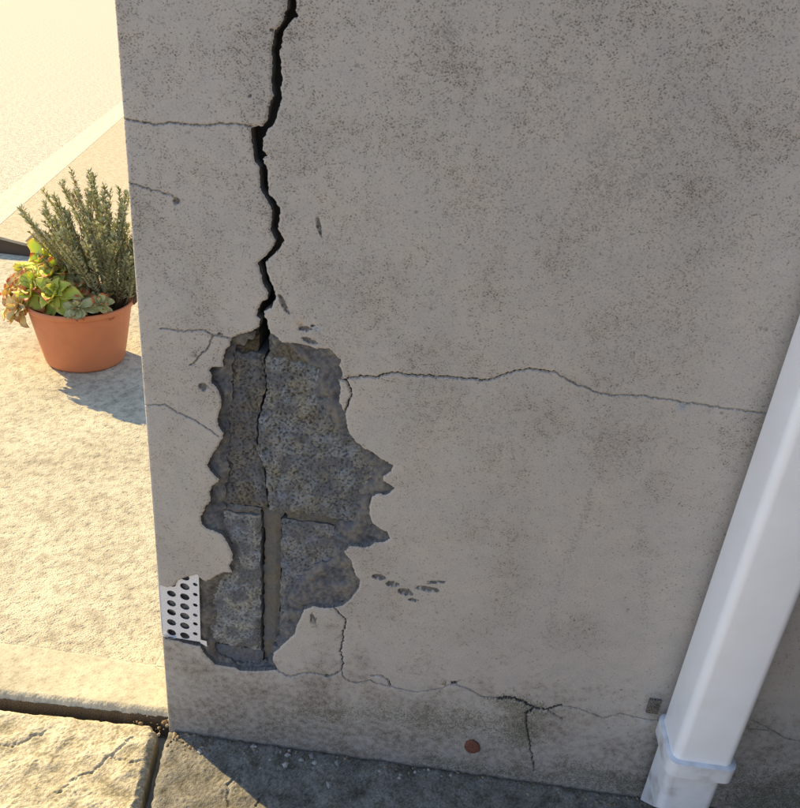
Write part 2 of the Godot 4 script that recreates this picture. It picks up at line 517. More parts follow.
# ------------------------------------------------------------------ ground
func slab_relief(s: Sheet, amp: float, coarse: float, base: Color, edge: float, drop: float, sd: float) -> void:
	var row := s.nx + 1
	s.col.resize(s.f.size())
	for j in s.ny + 1:
		for i in row:
			var k := j * row + i
			var x := s.x0 + i * s.c
			var y := s.y0 + j * s.c
			var n1 := noise_a.get_noise_2d(x * 18.0 + sd, y * 18.0)
			var n2 := noise_a.get_noise_2d(x * 190.0, y * 130.0 + sd)
			var n3 := noise_b.get_noise_2d(x * 700.0 + sd, y * 520.0)
			var h := n1 * coarse + n2 * amp + n3 * amp * 0.28
			if n2 < -0.22:
				h -= amp * 1.3 * clampf((-0.22 - n2) * 4.0, 0, 1) * clampf(0.4 + n1 * 2.0, 0, 1)
			var e := edge * (1.0 + 0.5 * n1)
			if s.f[k] < e:
				var t := 1.0 - maxf(s.f[k], 0.0) / e
				h -= drop * (1.0 - sqrt(maxf(0.0, 1.0 - t * t)))
			s.z[k] = h
			var v := 1.0 + 0.4 * n1 + 0.35 * n2 + 0.3 * n3
			var stain := clampf((noise_a.get_noise_2d(x * 34.0 + 7.0 + sd, y * 34.0 - 5.0) - 0.06) * 4.0, 0, 1) * clampf(0.5 + n2 * 2.5, 0, 1)
			v *= 1.0 - 0.5 * stain
			s.col[k] = Color(base.r * v, base.g * v, base.b * v * (1.0 - 0.1 * stain))

func crack_into(s: Sheet, list: Array, depth: float) -> void:
	# shallow cracks pressed into the face
	var keep := s.f.duplicate()
	s.f.fill(0.02)
	for cr in list:
		var p := ragged(pts_of(cr, 1), 0.004, 0.003, false)
		for i in p.size() - 1:
			s.seg(p[i], p[i + 1], cr[0] * 0.25, 0.004, noise_a, 1.6)
	for k in keep.size():
		if s.f[k] < 0.0016:
			s.z[k] -= depth * pow(clampf((0.0016 - s.f[k]) / 0.0022, 0, 1), 2.0)
	s.f = keep

func flat_sheet(called: String, a: Sheet, m: Material, parent: Node, edge_m: Material = null, y := 0.0) -> MeshInstance3D:
	var me := a.mesh()
	me.surface_set_material(0, m)
	if me.get_surface_count() > 1:
		me.surface_set_material(1, m if edge_m == null else edge_m)
	var o := part(called, me, null, parent, Vector3(0, y, 0))
	o.rotation.x = -PI / 2
	return o

func concrete_mat(seed_: int, dark: Color, light: Color, metres: float, bump: float) -> StandardMaterial3D:
	var m := mat(Color.WHITE, 0.92)
	m.albedo_texture = noise_tex(seed_, 0.03, [[0.0, dark], [0.35, dark.lerp(light, 0.55)], [0.6, light], [1.0, light.lerp(Color.WHITE, 0.12)]])
	m.normal_enabled = true
	m.normal_texture = noise_tex(seed_ + 3, 0.09, [], bump)
	m.normal_scale = 1.0
	tri(m, metres)
	return m

func poly_sheet(called: String, pts: Array, y: float, m: Material, parent: Node, kind := true, deep := 0.12) -> MeshInstance3D:
	var st := SurfaceTool.new()
	st.begin(Mesh.PRIMITIVE_TRIANGLES)
	var pl := PackedVector2Array()
	for p in pts:
		pl.append(Vector2(p.x, p.z))
	var t := Geometry2D.triangulate_polygon(pl)
	for i in range(0, t.size(), 3):
		var a: Vector3 = pts[t[i]]
		var b: Vector3 = pts[t[i + 1]]
		var c: Vector3 = pts[t[i + 2]]
		if (b - a).cross(c - a).y > 0.0:
			var q := b
			b = c
			c = q
		for v in [a, b, c]:
			st.set_normal(Vector3.UP)
			st.set_uv(Vector2(v.x, v.z))
			st.add_vertex(v + Vector3(0, y, 0))
	# thickness
	for i in pts.size():
		var a: Vector3 = pts[i] + Vector3(0, y, 0)
		var b: Vector3 = pts[(i + 1) % pts.size()] + Vector3(0, y, 0)
		var dn := Vector3(0, -deep, 0)
		var nr := (b - a).cross(Vector3.UP).normalized()
		for v in [a, b, b + dn, a, b + dn, a + dn]:
			st.set_normal(nr)
			st.set_uv(Vector2(v.x + v.y, v.z))
			st.add_vertex(v)
	var o := part(called, st.commit(), m, parent)
	if kind:
		o.set_meta("kind", "structure")
	return o

func build_ground() -> void:
	var earth := concrete_mat(71, lin(0.28, 0.25, 0.19), lin(0.4, 0.36, 0.28), 1.7, 2.0)
	poly_sheet("ground", [Vector3(-250, 0, -250), Vector3(250, 0, -250), Vector3(250, 0, 250), Vector3(-250, 0, 250)], -0.05, earth, self)

	# pavement in front of the wall: slabs parted by open joints
	var pave := Node3D.new()
	pave.name = "pavement"
	pave.set_meta("kind", "structure")
	add_child(pave)
	var vm := vmat(0.95)
	vm.normal_enabled = true
	vm.normal_texture = noise_tex(5, 0.12, [], 3.0)
	vm.normal_scale = 0.7
	tri(vm, 0.16)
	var s := Sheet.new()
	s.setup(-0.52, -0.4, 0.56, 0.42, 0.0018)
	s.cut(ragged(PackedVector2Array([Vector2(-0.50, 0.0), Vector2(-0.247, -0.003), Vector2(-0.1, 0.004), Vector2(-0.030, 0.007), Vector2(-0.0145, -0.004), Vector2(-0.0125, -0.02), Vector2(-0.002, -0.08), Vector2(0.006, -0.125), Vector2(0.026, -0.25), Vector2(0.045, -0.38), Vector2(-0.50, -0.38)]), 0.006, 0.0015, true), true)
	slab_relief(s, 0.0006, 0.0032, Color(0.45, 0.4, 0.29), 0.016, 0.012, 3.0)
	crack_into(s, SLAB_CRACKS, 0.004)
	s.th = 0.05
	s.thr = 1.0
	flat_sheet("slab", s, vm, pave)
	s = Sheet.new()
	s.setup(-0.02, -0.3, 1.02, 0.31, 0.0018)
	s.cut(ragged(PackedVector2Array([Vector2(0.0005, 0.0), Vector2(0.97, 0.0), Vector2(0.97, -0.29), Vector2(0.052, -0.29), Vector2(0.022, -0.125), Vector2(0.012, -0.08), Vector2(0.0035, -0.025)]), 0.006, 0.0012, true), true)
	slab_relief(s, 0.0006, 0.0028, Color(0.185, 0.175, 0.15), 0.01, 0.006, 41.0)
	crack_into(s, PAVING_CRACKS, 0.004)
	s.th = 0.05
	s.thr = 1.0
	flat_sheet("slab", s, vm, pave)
	var plain := concrete_mat(31, lin(0.33, 0.3, 0.25), lin(0.48, 0.44, 0.36), 0.6, 3.0)
	for q in [[-0.5, -0.03, -1.6, -0.395], [-2.6, -0.515, -1.6, 0.0], [0.06, 1.6, -1.6, -0.305], [0.985, 1.6, -0.29, 0.0], [1.615, 4.0, -1.6, 0.0], [-2.6, -0.5, -4.0, -1.615], [-0.48, 1.6, -4.0, -1.615], [1.615, 4.0, -4.0, -1.615]]:
		part("slab", box_mesh(Vector3(q[0], -0.05, -q[3]), Vector3(q[1], -0.003, -q[2])), plain, pave)

	# the path the flowerpot stands on, brushed with a trowelled margin
	var path := Node3D.new()
	path.name = "path"
	path.set_meta("kind", "structure")
	add_child(path)
	s = Sheet.new()
	s.setup(-2.2, 0.0, 2.4, 1.875, 0.002)
	s.cut(ragged(PackedVector2Array([Vector2(-2.15, 0.013), Vector2(-0.27, 0.012), Vector2(-0.02, 0.021), Vector2(0.05, 0.021), Vector2(0.05, 1.865), Vector2(-2.15, 1.865)]), 0.008, 0.0012, true), true)
	var row := s.nx + 1
	for j in s.ny + 1:
		for i in row:
			var k := j * row + i
			if s.f[k] < 0.013 and s.y0 + j * s.c < 0.05:
				var t := 1.0 - maxf(s.f[k], 0.0) / 0.013
				s.z[k] -= 0.010 * (1.0 - sqrt(maxf(0.0, 1.0 - t * t))) + 0.0009 * t * noise_a.get_noise_2d(i * 0.3, j * 0.3)
	s.th = 0.05
	s.thr = 0.014
	s.u0 = Vector2(-1.6, -1.875)
	s.us = Vector2(1.6, 1.875)
	var pm := path_material()
	var soil := mat(Color.WHITE, 1.0)
	soil.albedo_texture = noise_tex(14, 0.1, [[0.0, lin(0.03, 0.022, 0.015)], [0.5, lin(0.09, 0.07, 0.05)], [0.75, lin(0.3, 0.25, 0.18)], [1.0, lin(0.4, 0.34, 0.25)]])
	tri(soil, 0.09)
	flat_sheet("slab", s, pm, path, soil, 0.007)

	# driveway: raised, with a smooth border and a ramp falling to the path
	var drive := Node3D.new()
	drive.name = "driveway"
	drive.set_meta("kind", "structure")
	add_child(drive)
	var cm := concrete_mat(91, lin(0.34, 0.31, 0.24), lin(0.52, 0.485, 0.39), 0.45, 5.0)
	var bm := concrete_mat(17, lin(0.44, 0.4, 0.31), lin(0.54, 0.5, 0.4), 0.5, 1.5)
	var rm := concrete_mat(23, lin(0.36, 0.3, 0.2), lin(0.45, 0.385, 0.27), 0.5, 2.0)
	var line := func(zz: float, off: float) -> float:
		return -1.328 + off + (zz + 1.868) * 0.2296
	var far := -60.0
	poly_sheet("surface", [Vector3(-30, 0, -1.868), Vector3(line.call(-1.868, -0.13), 0, -1.868), Vector3(line.call(far, -0.13), 0, far), Vector3(-60, 0, far)], 0.07, cm, drive, false, 0.01)
	poly_sheet("border", [Vector3(line.call(-1.868, -0.128), 0, -1.868), Vector3(line.call(-1.868, 0), 0, -1.868), Vector3(line.call(far, 0), 0, far), Vector3(line.call(far, -0.128), 0, far)], 0.073, bm, drive, false, 0.012)
	poly_sheet("ramp", [Vector3(line.call(-1.868, 0.002), 0.073, -1.868), Vector3(line.call(-1.868, 0.5), 0.0, -1.868), Vector3(line.call(far, 0.5), 0.0, far), Vector3(line.call(far, 0.002), 0.073, far)], 0.0, rm, drive, false, 0.01)
	part("earth_bank", box_mesh(Vector3(-30, -0.05, -1.99), Vector3(0.0, 0.055, -1.884)), mat(lin(0.13, 0.095, 0.065), 1.0), drive)
	poly_sheet("apron", [Vector3(line.call(-1.868, 0.5), 0, -1.868), Vector3(6, 0, -1.868), Vector3(14, 0, far), Vector3(line.call(far, 0.5), 0, far)], 0.0, rm, drive, false, 0.01)

func path_material() -> StandardMaterial3D:
	var w := 1200
	var h := 1406
	var n1 := noise_bytes(w, h, 201, 0.006, 4)
	var n2 := noise_bytes(w, h, 202, 0.105, 3)
	var n3 := noise_bytes(w, h, 203, 0.35, 2)
	var n4 := noise_bytes(w, h, 204, 0.041, 4)
	var hb := PackedByteArray()
	hb.resize(w * h)
	var cb := PackedByteArray()
	cb.resize(w * h * 3)
	var mx := w / 1.6
	var my := h / 1.875
	var margin := PackedFloat32Array()
	for y in h:
		# distance from the path's front edge in metres
		var df := (h - 1 - y) / my - 0.018
		# brush lines run across the path, a little crooked
		for x in w:
			var i := y * w + x
			var dr := (w - 1 - x) / mx
			var a := n1[i] / 255.0
			var b := n2[i] / 255.0
			var cgr := n3[i] / 255.0
			var d := n4[i] / 255.0
			var rough := smoothstep(0.088, 0.094, minf(df, dr + 0.03) + (a - 0.5) * 0.012)
			var brush := n2[(int(y * 0.9 + a * 60.0) % h) * w + int(x * 0.12)] / 255.0
			var hh := 0.5 + (cgr - 0.5) * 0.16
			hh += rough * ((b - 0.5) * 0.34 + (brush - 0.5) * 0.16 * d + (cgr - 0.5) * 0.26)
			if b < 0.27:
				hh -= (0.27 - b) * 2.2 * (0.25 + 0.75 * rough)
			var ln := absf(minf(df, dr + 0.03) + (a - 0.5) * 0.012 - 0.089)
			if ln < 0.0022:
				hh -= 0.16 * (1.0 - ln / 0.0022)
			var c2 := absf(df - 0.082 - (d - 0.5) * 0.008)
			if dr < 0.055 and c2 < 0.0014:
				hh -= 0.4
			hb[i] = int(clampf(hh, 0, 1) * 255.0)
			var v := 0.86 + (a - 0.5) * 0.3 + (d - 0.5) * 0.28 + (b - 0.5) * 0.22 + (cgr - 0.5) * 0.14
			v *= 1.0 - 0.16 * rough * clampf((0.55 - d) * 3.0, 0, 1)
			if cgr < 0.24:
				v *= 0.72
			elif b < 0.25:
				v *= 0.82
			cb[i * 3] = lut[int(clampf(0.52 * v, 0, 1) * 1024)]
			cb[i * 3 + 1] = lut[int(clampf(0.47 * v, 0, 1) * 1024)]
			cb[i * 3 + 2] = lut[int(clampf(0.35 * v, 0, 1) * 1024)]
	var hi := Image.create_from_data(w, h, false, Image.FORMAT_L8, hb)
	hi.convert(Image.FORMAT_RGBA8)
	hi.bump_map_to_normal_map(3.0)
	var m := mat(Color.WHITE, 0.93)
	m.albedo_texture = ImageTexture.create_from_image(Image.create_from_data(w, h, false, Image.FORMAT_RGB8, cb))
	m.normal_enabled = true
	m.normal_texture = ImageTexture.create_from_image(hi)
	m.normal_scale = 1.0
	return m

# ------------------------------------------------------------------ the cracked wall
func wall_texture(m: StandardMaterial3D) -> void:
	var w := 1536
	var h := 1664
	var per := 1600.0
	var dark := PackedFloat32Array()
	dark.resize(w * h)
	var mossy_dark := PackedFloat32Array()
	mossy_dark.resize(w * h)
	var raw := PackedFloat32Array()
	raw.resize(w * h)
	var rng := RandomNumberGenerator.new()
	rng.seed = 4242
	var speck := func(buf: PackedFloat32Array, x: float, y: float, ra: float, rb: float, ang: float, amt: float) -> void:
		var cx := x * per
		var cy := (1.02 - y) * per
		var r := maxf(ra, rb)
		var ca := cos(ang)
		var sa := sin(ang)
		for j in range(maxi(0, int(cy - r)), mini(h - 1, int(cy + r + 1)) + 1):
			for i in range(maxi(0, int(cx - r)), mini(w - 1, int(cx + r + 1)) + 1):
				var dx := i - cx
				var dy := j - cy
				var u := (dx * ca + dy * sa) / ra
				var v := (-dx * sa + dy * ca) / rb
				var q := u * u + v * v
				if q < 1.0:
					var k := j * w + i
					buf[k] = maxf(buf[k], amt * (1.0 - q * q))
	# mildew pin-spots and pits, thick in the upper part and in patches
	var placed := 0
	while placed < 9000:
		var x := rng.randf() * 0.96
		var y := rng.randf() * 1.04 - 0.02
		var pn := noise_a.get_noise_2d(x * 7.0 + 40.0, y * 5.0)
		var wt := 0.16 + 0.62 * smoothstep(0.35, 0.95, y - 0.25 * x) + 0.9 * pn
		if rng.randf() > wt:
			if rng.randf() < 0.02:
				placed += 1
			continue
		placed += 1
		var sz := 0.65 + 0.85 * pow(rng.randf(), 2.2)
		speck.call(dark, x, y, sz * rng.randf_range(1.0, 1.9), sz, 0.9 + rng.randf_range(-0.5, 0.5), rng.randf_range(0.2, 0.8))
	for i in 260:
		var x := rng.randf() * 0.96
		var y := rng.randf() * 1.02
		var sz := rng.randf_range(1.6, 3.4)
		speck.call(dark, x, y, sz * 1.3, sz, rng.randf() * 3.0, rng.randf_range(0.3, 0.6))
	for set_ in [[STREAKS, 0], [MOSS_AND_DARK, 1]]:
		for s in set_[0]:
			var p := pts_of(s, 2)
			var n: int = s[1]
			var sd: float = s[0]
			for i in n:
				var t := rng.randf() * (p.size() - 1)
				var q: Vector2 = p[int(t)].lerp(p[mini(int(t) + 1, p.size() - 1)], t - int(t))
				q += Vector2(rng.randfn(0, sd), rng.randfn(0, sd))
				var sz := rng.randf_range(0.6, 1.5)
				if set_[1] == 1:
					speck.call(mossy_dark, q.x, q.y, sz * 1.7, sz * 1.2, rng.randf() * 3.0, rng.randf_range(0.3, 0.8))
				else:
					speck.call(dark, q.x, q.y, sz * 1.5, sz, rng.randf() * 3.0, rng.randf_range(0.2, 0.55))
	# mildew clouds and the runs they leave
	for b in 70:
		var bx := rng.randf() * 0.9
		var by := 0.25 + 0.8 * sqrt(rng.randf()) * (0.6 + 0.4 * bx)
		var sx := rng.randf_range(0.005, 0.022)
		var sy := sx * rng.randf_range(0.8, 3.2)
		for i in int(sx * sy * 600000.0) + 50:
			var qx := bx + rng.randfn(0, sx)
			var qy := by + rng.randfn(0, sy)
			qx += (qy - by) * 0.25
			var sz := rng.randf_range(0.6, 1.4)
			speck.call(dark, qx, qy, sz * 1.5, sz, 0.9 + rng.randf_range(-0.6, 0.6), rng.randf_range(0.12, 0.4))
	# dirt that clings to the cracks
	for cr in CRACKS:
		var p := ragged(pts_of(cr, 1), 0.004, 0.0011, false)
		for i in p.size() - 1:
			var n := int(p[i].distance_to(p[i + 1]) * 900.0) + 1
			for k in n:
				var q: Vector2 = p[i].lerp(p[i + 1], rng.randf()) + Vector2(rng.randfn(0, 1), rng.randfn(0, 1)) * (0.0003 + cr[0] * 0.3)
				speck.call(dark, q.x, q.y, rng.randf_range(1.0, 2.2), 1.0, rng.randf() * 3.0, rng.randf_range(0.2, 0.5))
	for d in DENTS:
		for k in 9:
			var t := k / 8.0 * 1.7 - 0.85
			var wd := sqrt(1.0 - t * t)
			speck.call(raw, d[0] + cos(d[4]) * d[2] * t + rng.randfn(0, 0.0007), d[1] + sin(d[4]) * d[2] * t + rng.randfn(0, 0.0007), d[2] * per * rng.randf_range(0.15, 0.4), d[3] * per * wd * rng.randf_range(0.5, 1.2), -d[4] + rng.randf_range(-0.4, 0.4), rng.randf_range(0.35, 0.9))
	# splashed soil along the foot
	for i in 7000:
		var x := rng.randf() * 0.96
		var y := absf(rng.randfn(0, 0.05)) - 0.01
		var sz := rng.randf_range(0.7, 2.2)
		speck.call(mossy_dark if rng.randf() < 0.25 else dark, x, y, sz * 1.4, sz, rng.randf() * 3.0, rng.randf_range(0.08, 0.32))
	var n1 := noise_bytes(w, h, 301, 0.0035, 5)
	var n2 := noise_bytes(w, h, 302, 0.022, 4)
	var n3 := noise_bytes(w, h, 303, 0.22, 3)
	var n4 := noise_bytes(w, h, 304, 0.0085, 4)
	var n5 := noise_bytes(w, h, 305, 0.30, 2)
	var n6 := noise_bytes(w, h, 306, 0.05, 3)
	var cb := PackedByteArray()
	cb.resize(w * h * 3)
	var hb := PackedByteArray()
	hb.resize(w * h)
	for y in h:
		for x in w:
			var i := y * w + x
			var a := n1[i] / 255.0 - 0.5
			var b := n2[i] / 255.0 - 0.5
			var c := n3[i] / 255.0 - 0.5
			var e := n4[i] / 255.0 - 0.5
			var grime := clampf((a + e * 0.6 + c * 0.5) * 1.6, 0.0, 1.0) * 0.15
			var v := (1.0 + 0.10 * b + 0.22 * c + 0.07 * e) * (1.0 - grime)
			var g5 := n5[i] / 255.0
			var m6 := n6[i] / 255.0 - 0.5
			var ym := 1.02 - y / per
			var thick := 0.205 + 0.10 * clampf((ym - 0.35) * 1.6, 0, 1) + a * 0.16 + e * 0.16 + m6 * 0.34 - 0.06 * clampf(x / per - 0.45, 0, 1)
			var d := maxf(dark[i] * (0.8 + c), clampf((thick - g5) * 8.0, 0, 0.8))
			v *= 1.0 - 0.80 * clampf(d, 0, 1)
			var warm := e * 0.05 + b * 0.02
			var r := 0.445 * v * (1.0 + warm)
			var g := 0.414 * v
			var bl := 0.378 * v * (1.0 - warm)
			# brown soil splashed up from the pavement, in blotches with a ragged top
			var so := clampf((0.19 - ym + e * 0.16 + m6 * 0.12 + a * 0.1) * 4.5, 0, 1) * clampf(0.68 + m6 * 0.7 + c * 1.2, 0, 1)
			r = lerpf(r, 0.15, so * 0.88)
			g = lerpf(g, 0.128, so * 0.88)
			bl = lerpf(bl, 0.1, so * 0.88)
			var mo := clampf(mossy_dark[i] * (0.9 + c * 1.4), 0, 1)
			r = lerpf(r, 0.085, mo)
			g = lerpf(g, 0.097, mo)
			bl = lerpf(bl, 0.055, mo)
			var rw := smoothstep(0.05, 0.4, raw[i] + c * 0.3 - 0.05)
			var gv := 1.0 + c * 1.2
			r = lerpf(r, 0.15 * gv, rw)
			g = lerpf(g, 0.145 * gv, rw)
			bl = lerpf(bl, 0.135 * gv, rw)
			cb[i * 3] = lut[int(clampf(r, 0, 1) * 1024)]
			cb[i * 3 + 1] = lut[int(clampf(g, 0, 1) * 1024)]
			cb[i * 3 + 2] = lut[int(clampf(bl, 0, 1) * 1024)]
			hb[i] = int(clampf(0.6 + c * 0.35 + b * 0.25 - d * 0.5, 0, 1) * 255.0)
	m.albedo_texture = ImageTexture.create_from_image(Image.create_from_data(w, h, false, Image.FORMAT_RGB8, cb))
	var hi := Image.create_from_data(w, h, false, Image.FORMAT_L8, hb)
	hi.convert(Image.FORMAT_RGBA8)
	hi.bump_map_to_normal_map(2.5)
	m.normal_enabled = true
	m.normal_texture = ImageTexture.create_from_image(hi)
	m.normal_scale = 0.8

func stone(called: String, poly: PackedVector2Array, zf: float, relief: float, base: Color, sd: float, parent: Node, fine: Rect2, grain := 1.0, cell := 0.0009) -> MeshInstance3D:
	var bb := Rect2(poly[0], Vector2.ZERO)
	for p in poly:
		bb = bb.expand(p)
	var s := Sheet.new()
	s.setup(bb.position.x - 0.004, bb.position.y - 0.004, bb.size.x + 0.008, bb.size.y + 0.008, cell)
	s.cut(ragged(poly, 0.005, 0.0016, true), true)
	s.th = 0.07
	s.zb = zf
	s.thr = 0.004
	s.col.resize(s.f.size())
	s.col.fill(base)
	var row := s.nx + 1
	var cel := FastNoiseLite.new()
	cel.noise_type = FastNoiseLite.TYPE_CELLULAR
	cel.cellular_return_type = FastNoiseLite.RETURN_DISTANCE
	cel.fractal_type = FastNoiseLite.FRACTAL_NONE
	cel.frequency = 1.0
	cel.seed = int(sd)
	var cid := FastNoiseLite.new()
	cid.noise_type = FastNoiseLite.TYPE_CELLULAR
	cid.cellular_return_type = FastNoiseLite.RETURN_CELL_VALUE
	cid.fractal_type = FastNoiseLite.FRACTAL_NONE
	cid.frequency = 1.0
	cid.seed = int(sd)
	var rg := RandomNumberGenerator.new()
	rg.seed = int(sd) * 7
	for j in s.ny + 1:
		for i in row:
			var x := s.x0 + i * s.c
			var y := s.y0 + j * s.c
			if not fine.has_point(Vector2(x, y)):
				continue
			var k := j * row + i
			var fade := clampf(minf(minf(x - fine.position.x, fine.end.x - x), minf(y - fine.position.y, fine.end.y - y)) / 0.006, 0, 1)
			var n1 := noise_a.get_noise_2d(x * 40.0 + sd, y * 40.0)
			var n2 := noise_a.get_noise_2d(x * 260.0, y * 260.0 - sd)
			var g := cel.get_noise_2d(x * 300.0, y * 300.0)
			var id := cid.get_noise_2d(x * 300.0, y * 300.0)
			var pit := clampf((noise_a.get_noise_2d(x * 190.0 + 5.0, y * 190.0 + sd) - 0.2) * 6.0, 0, 1) * grain
			var hz := relief * (n1 * 2.6 + n2 * 0.5 - (g + 0.4) * 0.25) - relief * 2.0 * pit
			if s.f[k] < 0.006:
				hz -= 0.0022 * (1.0 - maxf(s.f[k], 0.0) / 0.006)
			s.z[k] = hz * fade - 0.00001
			var v := 1.0 + grain * (0.45 * n2 + 0.45 * n1 + 0.12 * id + rg.randf_range(-0.2, 0.2))
			v = clampf(v, 0.22, 2.6)
			v *= 1.0 - 0.45 * pit
			var tint := noise_a.get_noise_2d(x * 26.0 - sd, y * 26.0 + 13.0)
			s.col[k] = Color(base.r * v * (1.0 + tint * 0.2), base.g * v * (1.0 + tint * 0.06), base.b * v * (1.0 - tint * 0.22)).lerp(Color(0.128, 0.132, 0.145) * (0.85 + 0.3 * n2), clampf((noise_a.get_noise_2d(x * 22.0 + sd, y * 22.0 - 9.0) + n2 * 0.35 - 0.06) * 5.0, 0, 1) * grain * 0.8)
	var me := s.mesh()
	var m := vmat(0.95)
	me.surface_set_material(0, m)
	me.surface_set_material(1, m)
	return part(called, me, null, parent)

func build_wall() -> void:
	var wall := thing("rendered_wall")
	tag(wall, "cracked grey painted render wall with a broken patch showing concrete blocks", "wall")
	# face of the render
	var s := Sheet.new()
	s.setup(0.0, -0.02, 0.96, 1.04, 0.0008)
	s.cut(ragged(pts_of(HOLE_XY), 0.0022, 0.0007, true), false)
	# fine cracks are grooves in the paint, wide ones go through the coat
	var whole := s.f.duplicate()
	s.f.fill(0.02)
	for cr in CRACKS:
		if cr[0] < 0.0027:
			var p := ragged(pts_of(cr, 1), 0.004, 0.0011, false)
			for i in p.size() - 1:
				s.seg(p[i], p[i + 1], cr[0] * 0.22, 0.003, noise_a, 1.6)
	for k in s.f.size():
		if s.f[k] < 0.0005:
			s.z[k] = -0.0034 * clampf((0.0005 - s.f[k]) / 0.0007, 0, 1)
	s.f = whole
	for cr in CRACKS:
		if cr[0] >= 0.0021:
			var p := ragged(pts_of(cr, 1), 0.004, 0.0011, false)
			for i in p.size() - 1:
				s.seg(p[i], p[i + 1], cr[0] * (0.28 if cr[0] < 0.003 else 0.42), 0.0035, noise_a, 1.5)
	var row := s.nx + 1
	for k in s.f.size():
		if s.f[k] < 0.0024:
			var t := 1.0 - maxf(s.f[k], 0.0) / 0.0024
			s.z[k] -= 0.0014 * t * t
	for j in s.ny + 1:
		for i in 8:
			var x := i * s.c
			var r := 0.0045
			if x < r:
				s.z[j * row + i] = minf(s.z[j * row + i], -(r - sqrt(maxf(0.0, r * r - (r - x) * (r - x)))) - 0.0004 * absf(noise_a.get_noise_1d(j * 0.09)))
	for d in DENTS:
		var rr := maxf(d[2], d[3]) * 1.2
		for j in range(maxi(0, int((d[1] - rr - s.y0) / s.c)), mini(s.ny, int((d[1] + rr - s.y0) / s.c) + 1) + 1):
			for i in range(maxi(0, int((d[0] - rr) / s.c)), mini(s.nx, int((d[0] + rr) / s.c) + 1) + 1):
				var dx: float = s.x0 + i * s.c - d[0]
				var dy: float = s.y0 + j * s.c - d[1]
				var u: float = (dx * cos(d[4]) + dy * sin(d[4])) / d[2]
				var v: float = (-dx * sin(d[4]) + dy * cos(d[4])) / d[3]
				var q: float = u * u + v * v + 0.5 * noise_a.get_noise_2d(i * 0.25, j * 0.25)
				if q < 1.0:
					s.z[j * row + i] -= 0.0026 * smoothstep(0.0, 0.5, 1.0 - q)
	s.u0 = Vector2(0, -1.02)
	s.us = Vector2(0.96, 1.04)
	s.th = 0.0085
	var paint := mat(Color.WHITE, 0.85)
	wall_texture(paint)
	var broken := mat(Color.WHITE, 0.95)
	broken.albedo_texture = noise_tex(8, 0.08, [[0.0, lin(0.09, 0.085, 0.08)], [0.5, lin(0.18, 0.17, 0.155)], [1.0, lin(0.34, 0.32, 0.29)]])
	tri(broken, 0.08)
	var me := s.mesh()
	me.surface_set_material(0, paint)
	me.surface_set_material(1, broken)
	part("render_coat", me, null, wall)
	var plain := mat(Color.WHITE, 0.88)
	plain.albedo_texture = noise_tex(9, 0.06, [[0.0, lin(0.3, 0.28, 0.25)], [0.5, lin(0.43, 0.4, 0.36)], [1.0, lin(0.5, 0.46, 0.42)]])
	tri(plain, 0.5)
	part("render_coat", box_mesh(Vector3(0.0, 1.02, -0.0085), Vector3(1.6, 2.6, 0.0)), plain, wall)
	part("render_coat", box_mesh(Vector3(0.96, -0.03, -0.0085), Vector3(1.6, 1.02, 0.0)), plain, wall)
	part("render_coat", box_mesh(Vector3(0.0002, -0.03, -0.2), Vector3(0.008, 1.02, -0.0045)), plain, wall)
	part("render_coat", box_mesh(Vector3(0.0, 1.02, -0.2), Vector3(0.008, 2.6, -0.0085)), plain, wall)
	var core := mat(lin(0.2, 0.195, 0.18), 0.95)
	part("wall_core", box_mesh(Vector3(0.008, -0.03, -0.2), Vector3(1.6, 2.598, -0.09)), core, wall)

	# scratch coat under the paint, blue grey, its own ragged opening
	s = Sheet.new()
	s.setup(0.008, -0.02, 0.952, 1.04, 0.0016)
	s.cut(ragged(pts_of(EXPOSED_XY), 0.004, 0.0032, true), false)
	var crack_poly := PackedVector2Array()
	var hp := pts_of(HOLE_XY)
	for p in hp:
		if p.y > 0.625:
			crack_poly.append(p)
	s.cut(crack_poly, false)
	s.col.resize(s.f.size())
	s.col.fill(Color(0.15, 0.15, 0.155))
	row = s.nx + 1
	for j in s.ny + 1:
		for i in row:
			var x := s.x0 + i * s.c
			var y := s.y0 + j * s.c
			if x > 0.36 or y < 0.11 or y > 0.66:
				continue
			var k := j * row + i
			var fade := clampf(minf(minf(0.36 - x, 0.66 - y), y - 0.11) / 0.02, 0, 1)
			var n1 := noise_a.get_noise_2d(x * 30.0, y * 30.0)
			var n2 := noise_a.get_noise_2d(x * 120.0, y * 120.0)
			var n3 := noise_a.get_noise_2d(x * 480.0, y * 480.0)
			var hz := 0.0035 * n1 + 0.0009 * n2 + 0.0004 * n3
			if s.f[k] < 0.012:
				var t := 1.0 - maxf(s.f[k], 0.0) / 0.012
				hz -= 0.004 * t * t
			s.z[k] = minf(hz, 0.0042) * fade - 0.00001
			var v := 1.0 + 0.5 * n1 + 0.45 * n2 + 0.35 * n3
			var brown := clampf(0.35 + n2 * 1.2 + n1 * 1.4, 0, 1)
			if y < 0.3 and x < 0.085:
				brown = clampf(brown + 0.75, 0, 1)
			var c := Color(0.122, 0.128, 0.145).lerp(Color(0.136, 0.129, 0.117), brown)
			s.col[k] = Color(c.r * v, c.g * v, c.b * v)
	s.zb = -0.0075
	s.th = 0.009
	s.thr = 0.004
	me = s.mesh()
	var sc := vmat(0.93)
	me.surface_set_material(0, sc)
	me.surface_set_material(1, sc)
	part("scratch_coat", me, null, wall)

	# concrete blocks laid behind, with mortar between
	var joint := [Vector2(0.141, 0.396), Vector2(0.1396, 0.417), Vector2(0.1358, 0.452), Vector2(0.1263, 0.4785), Vector2(0.1287, 0.519), Vector2(0.1378, 0.558), Vector2(0.1354, 0.595), Vector2(0.137, 0.6)]
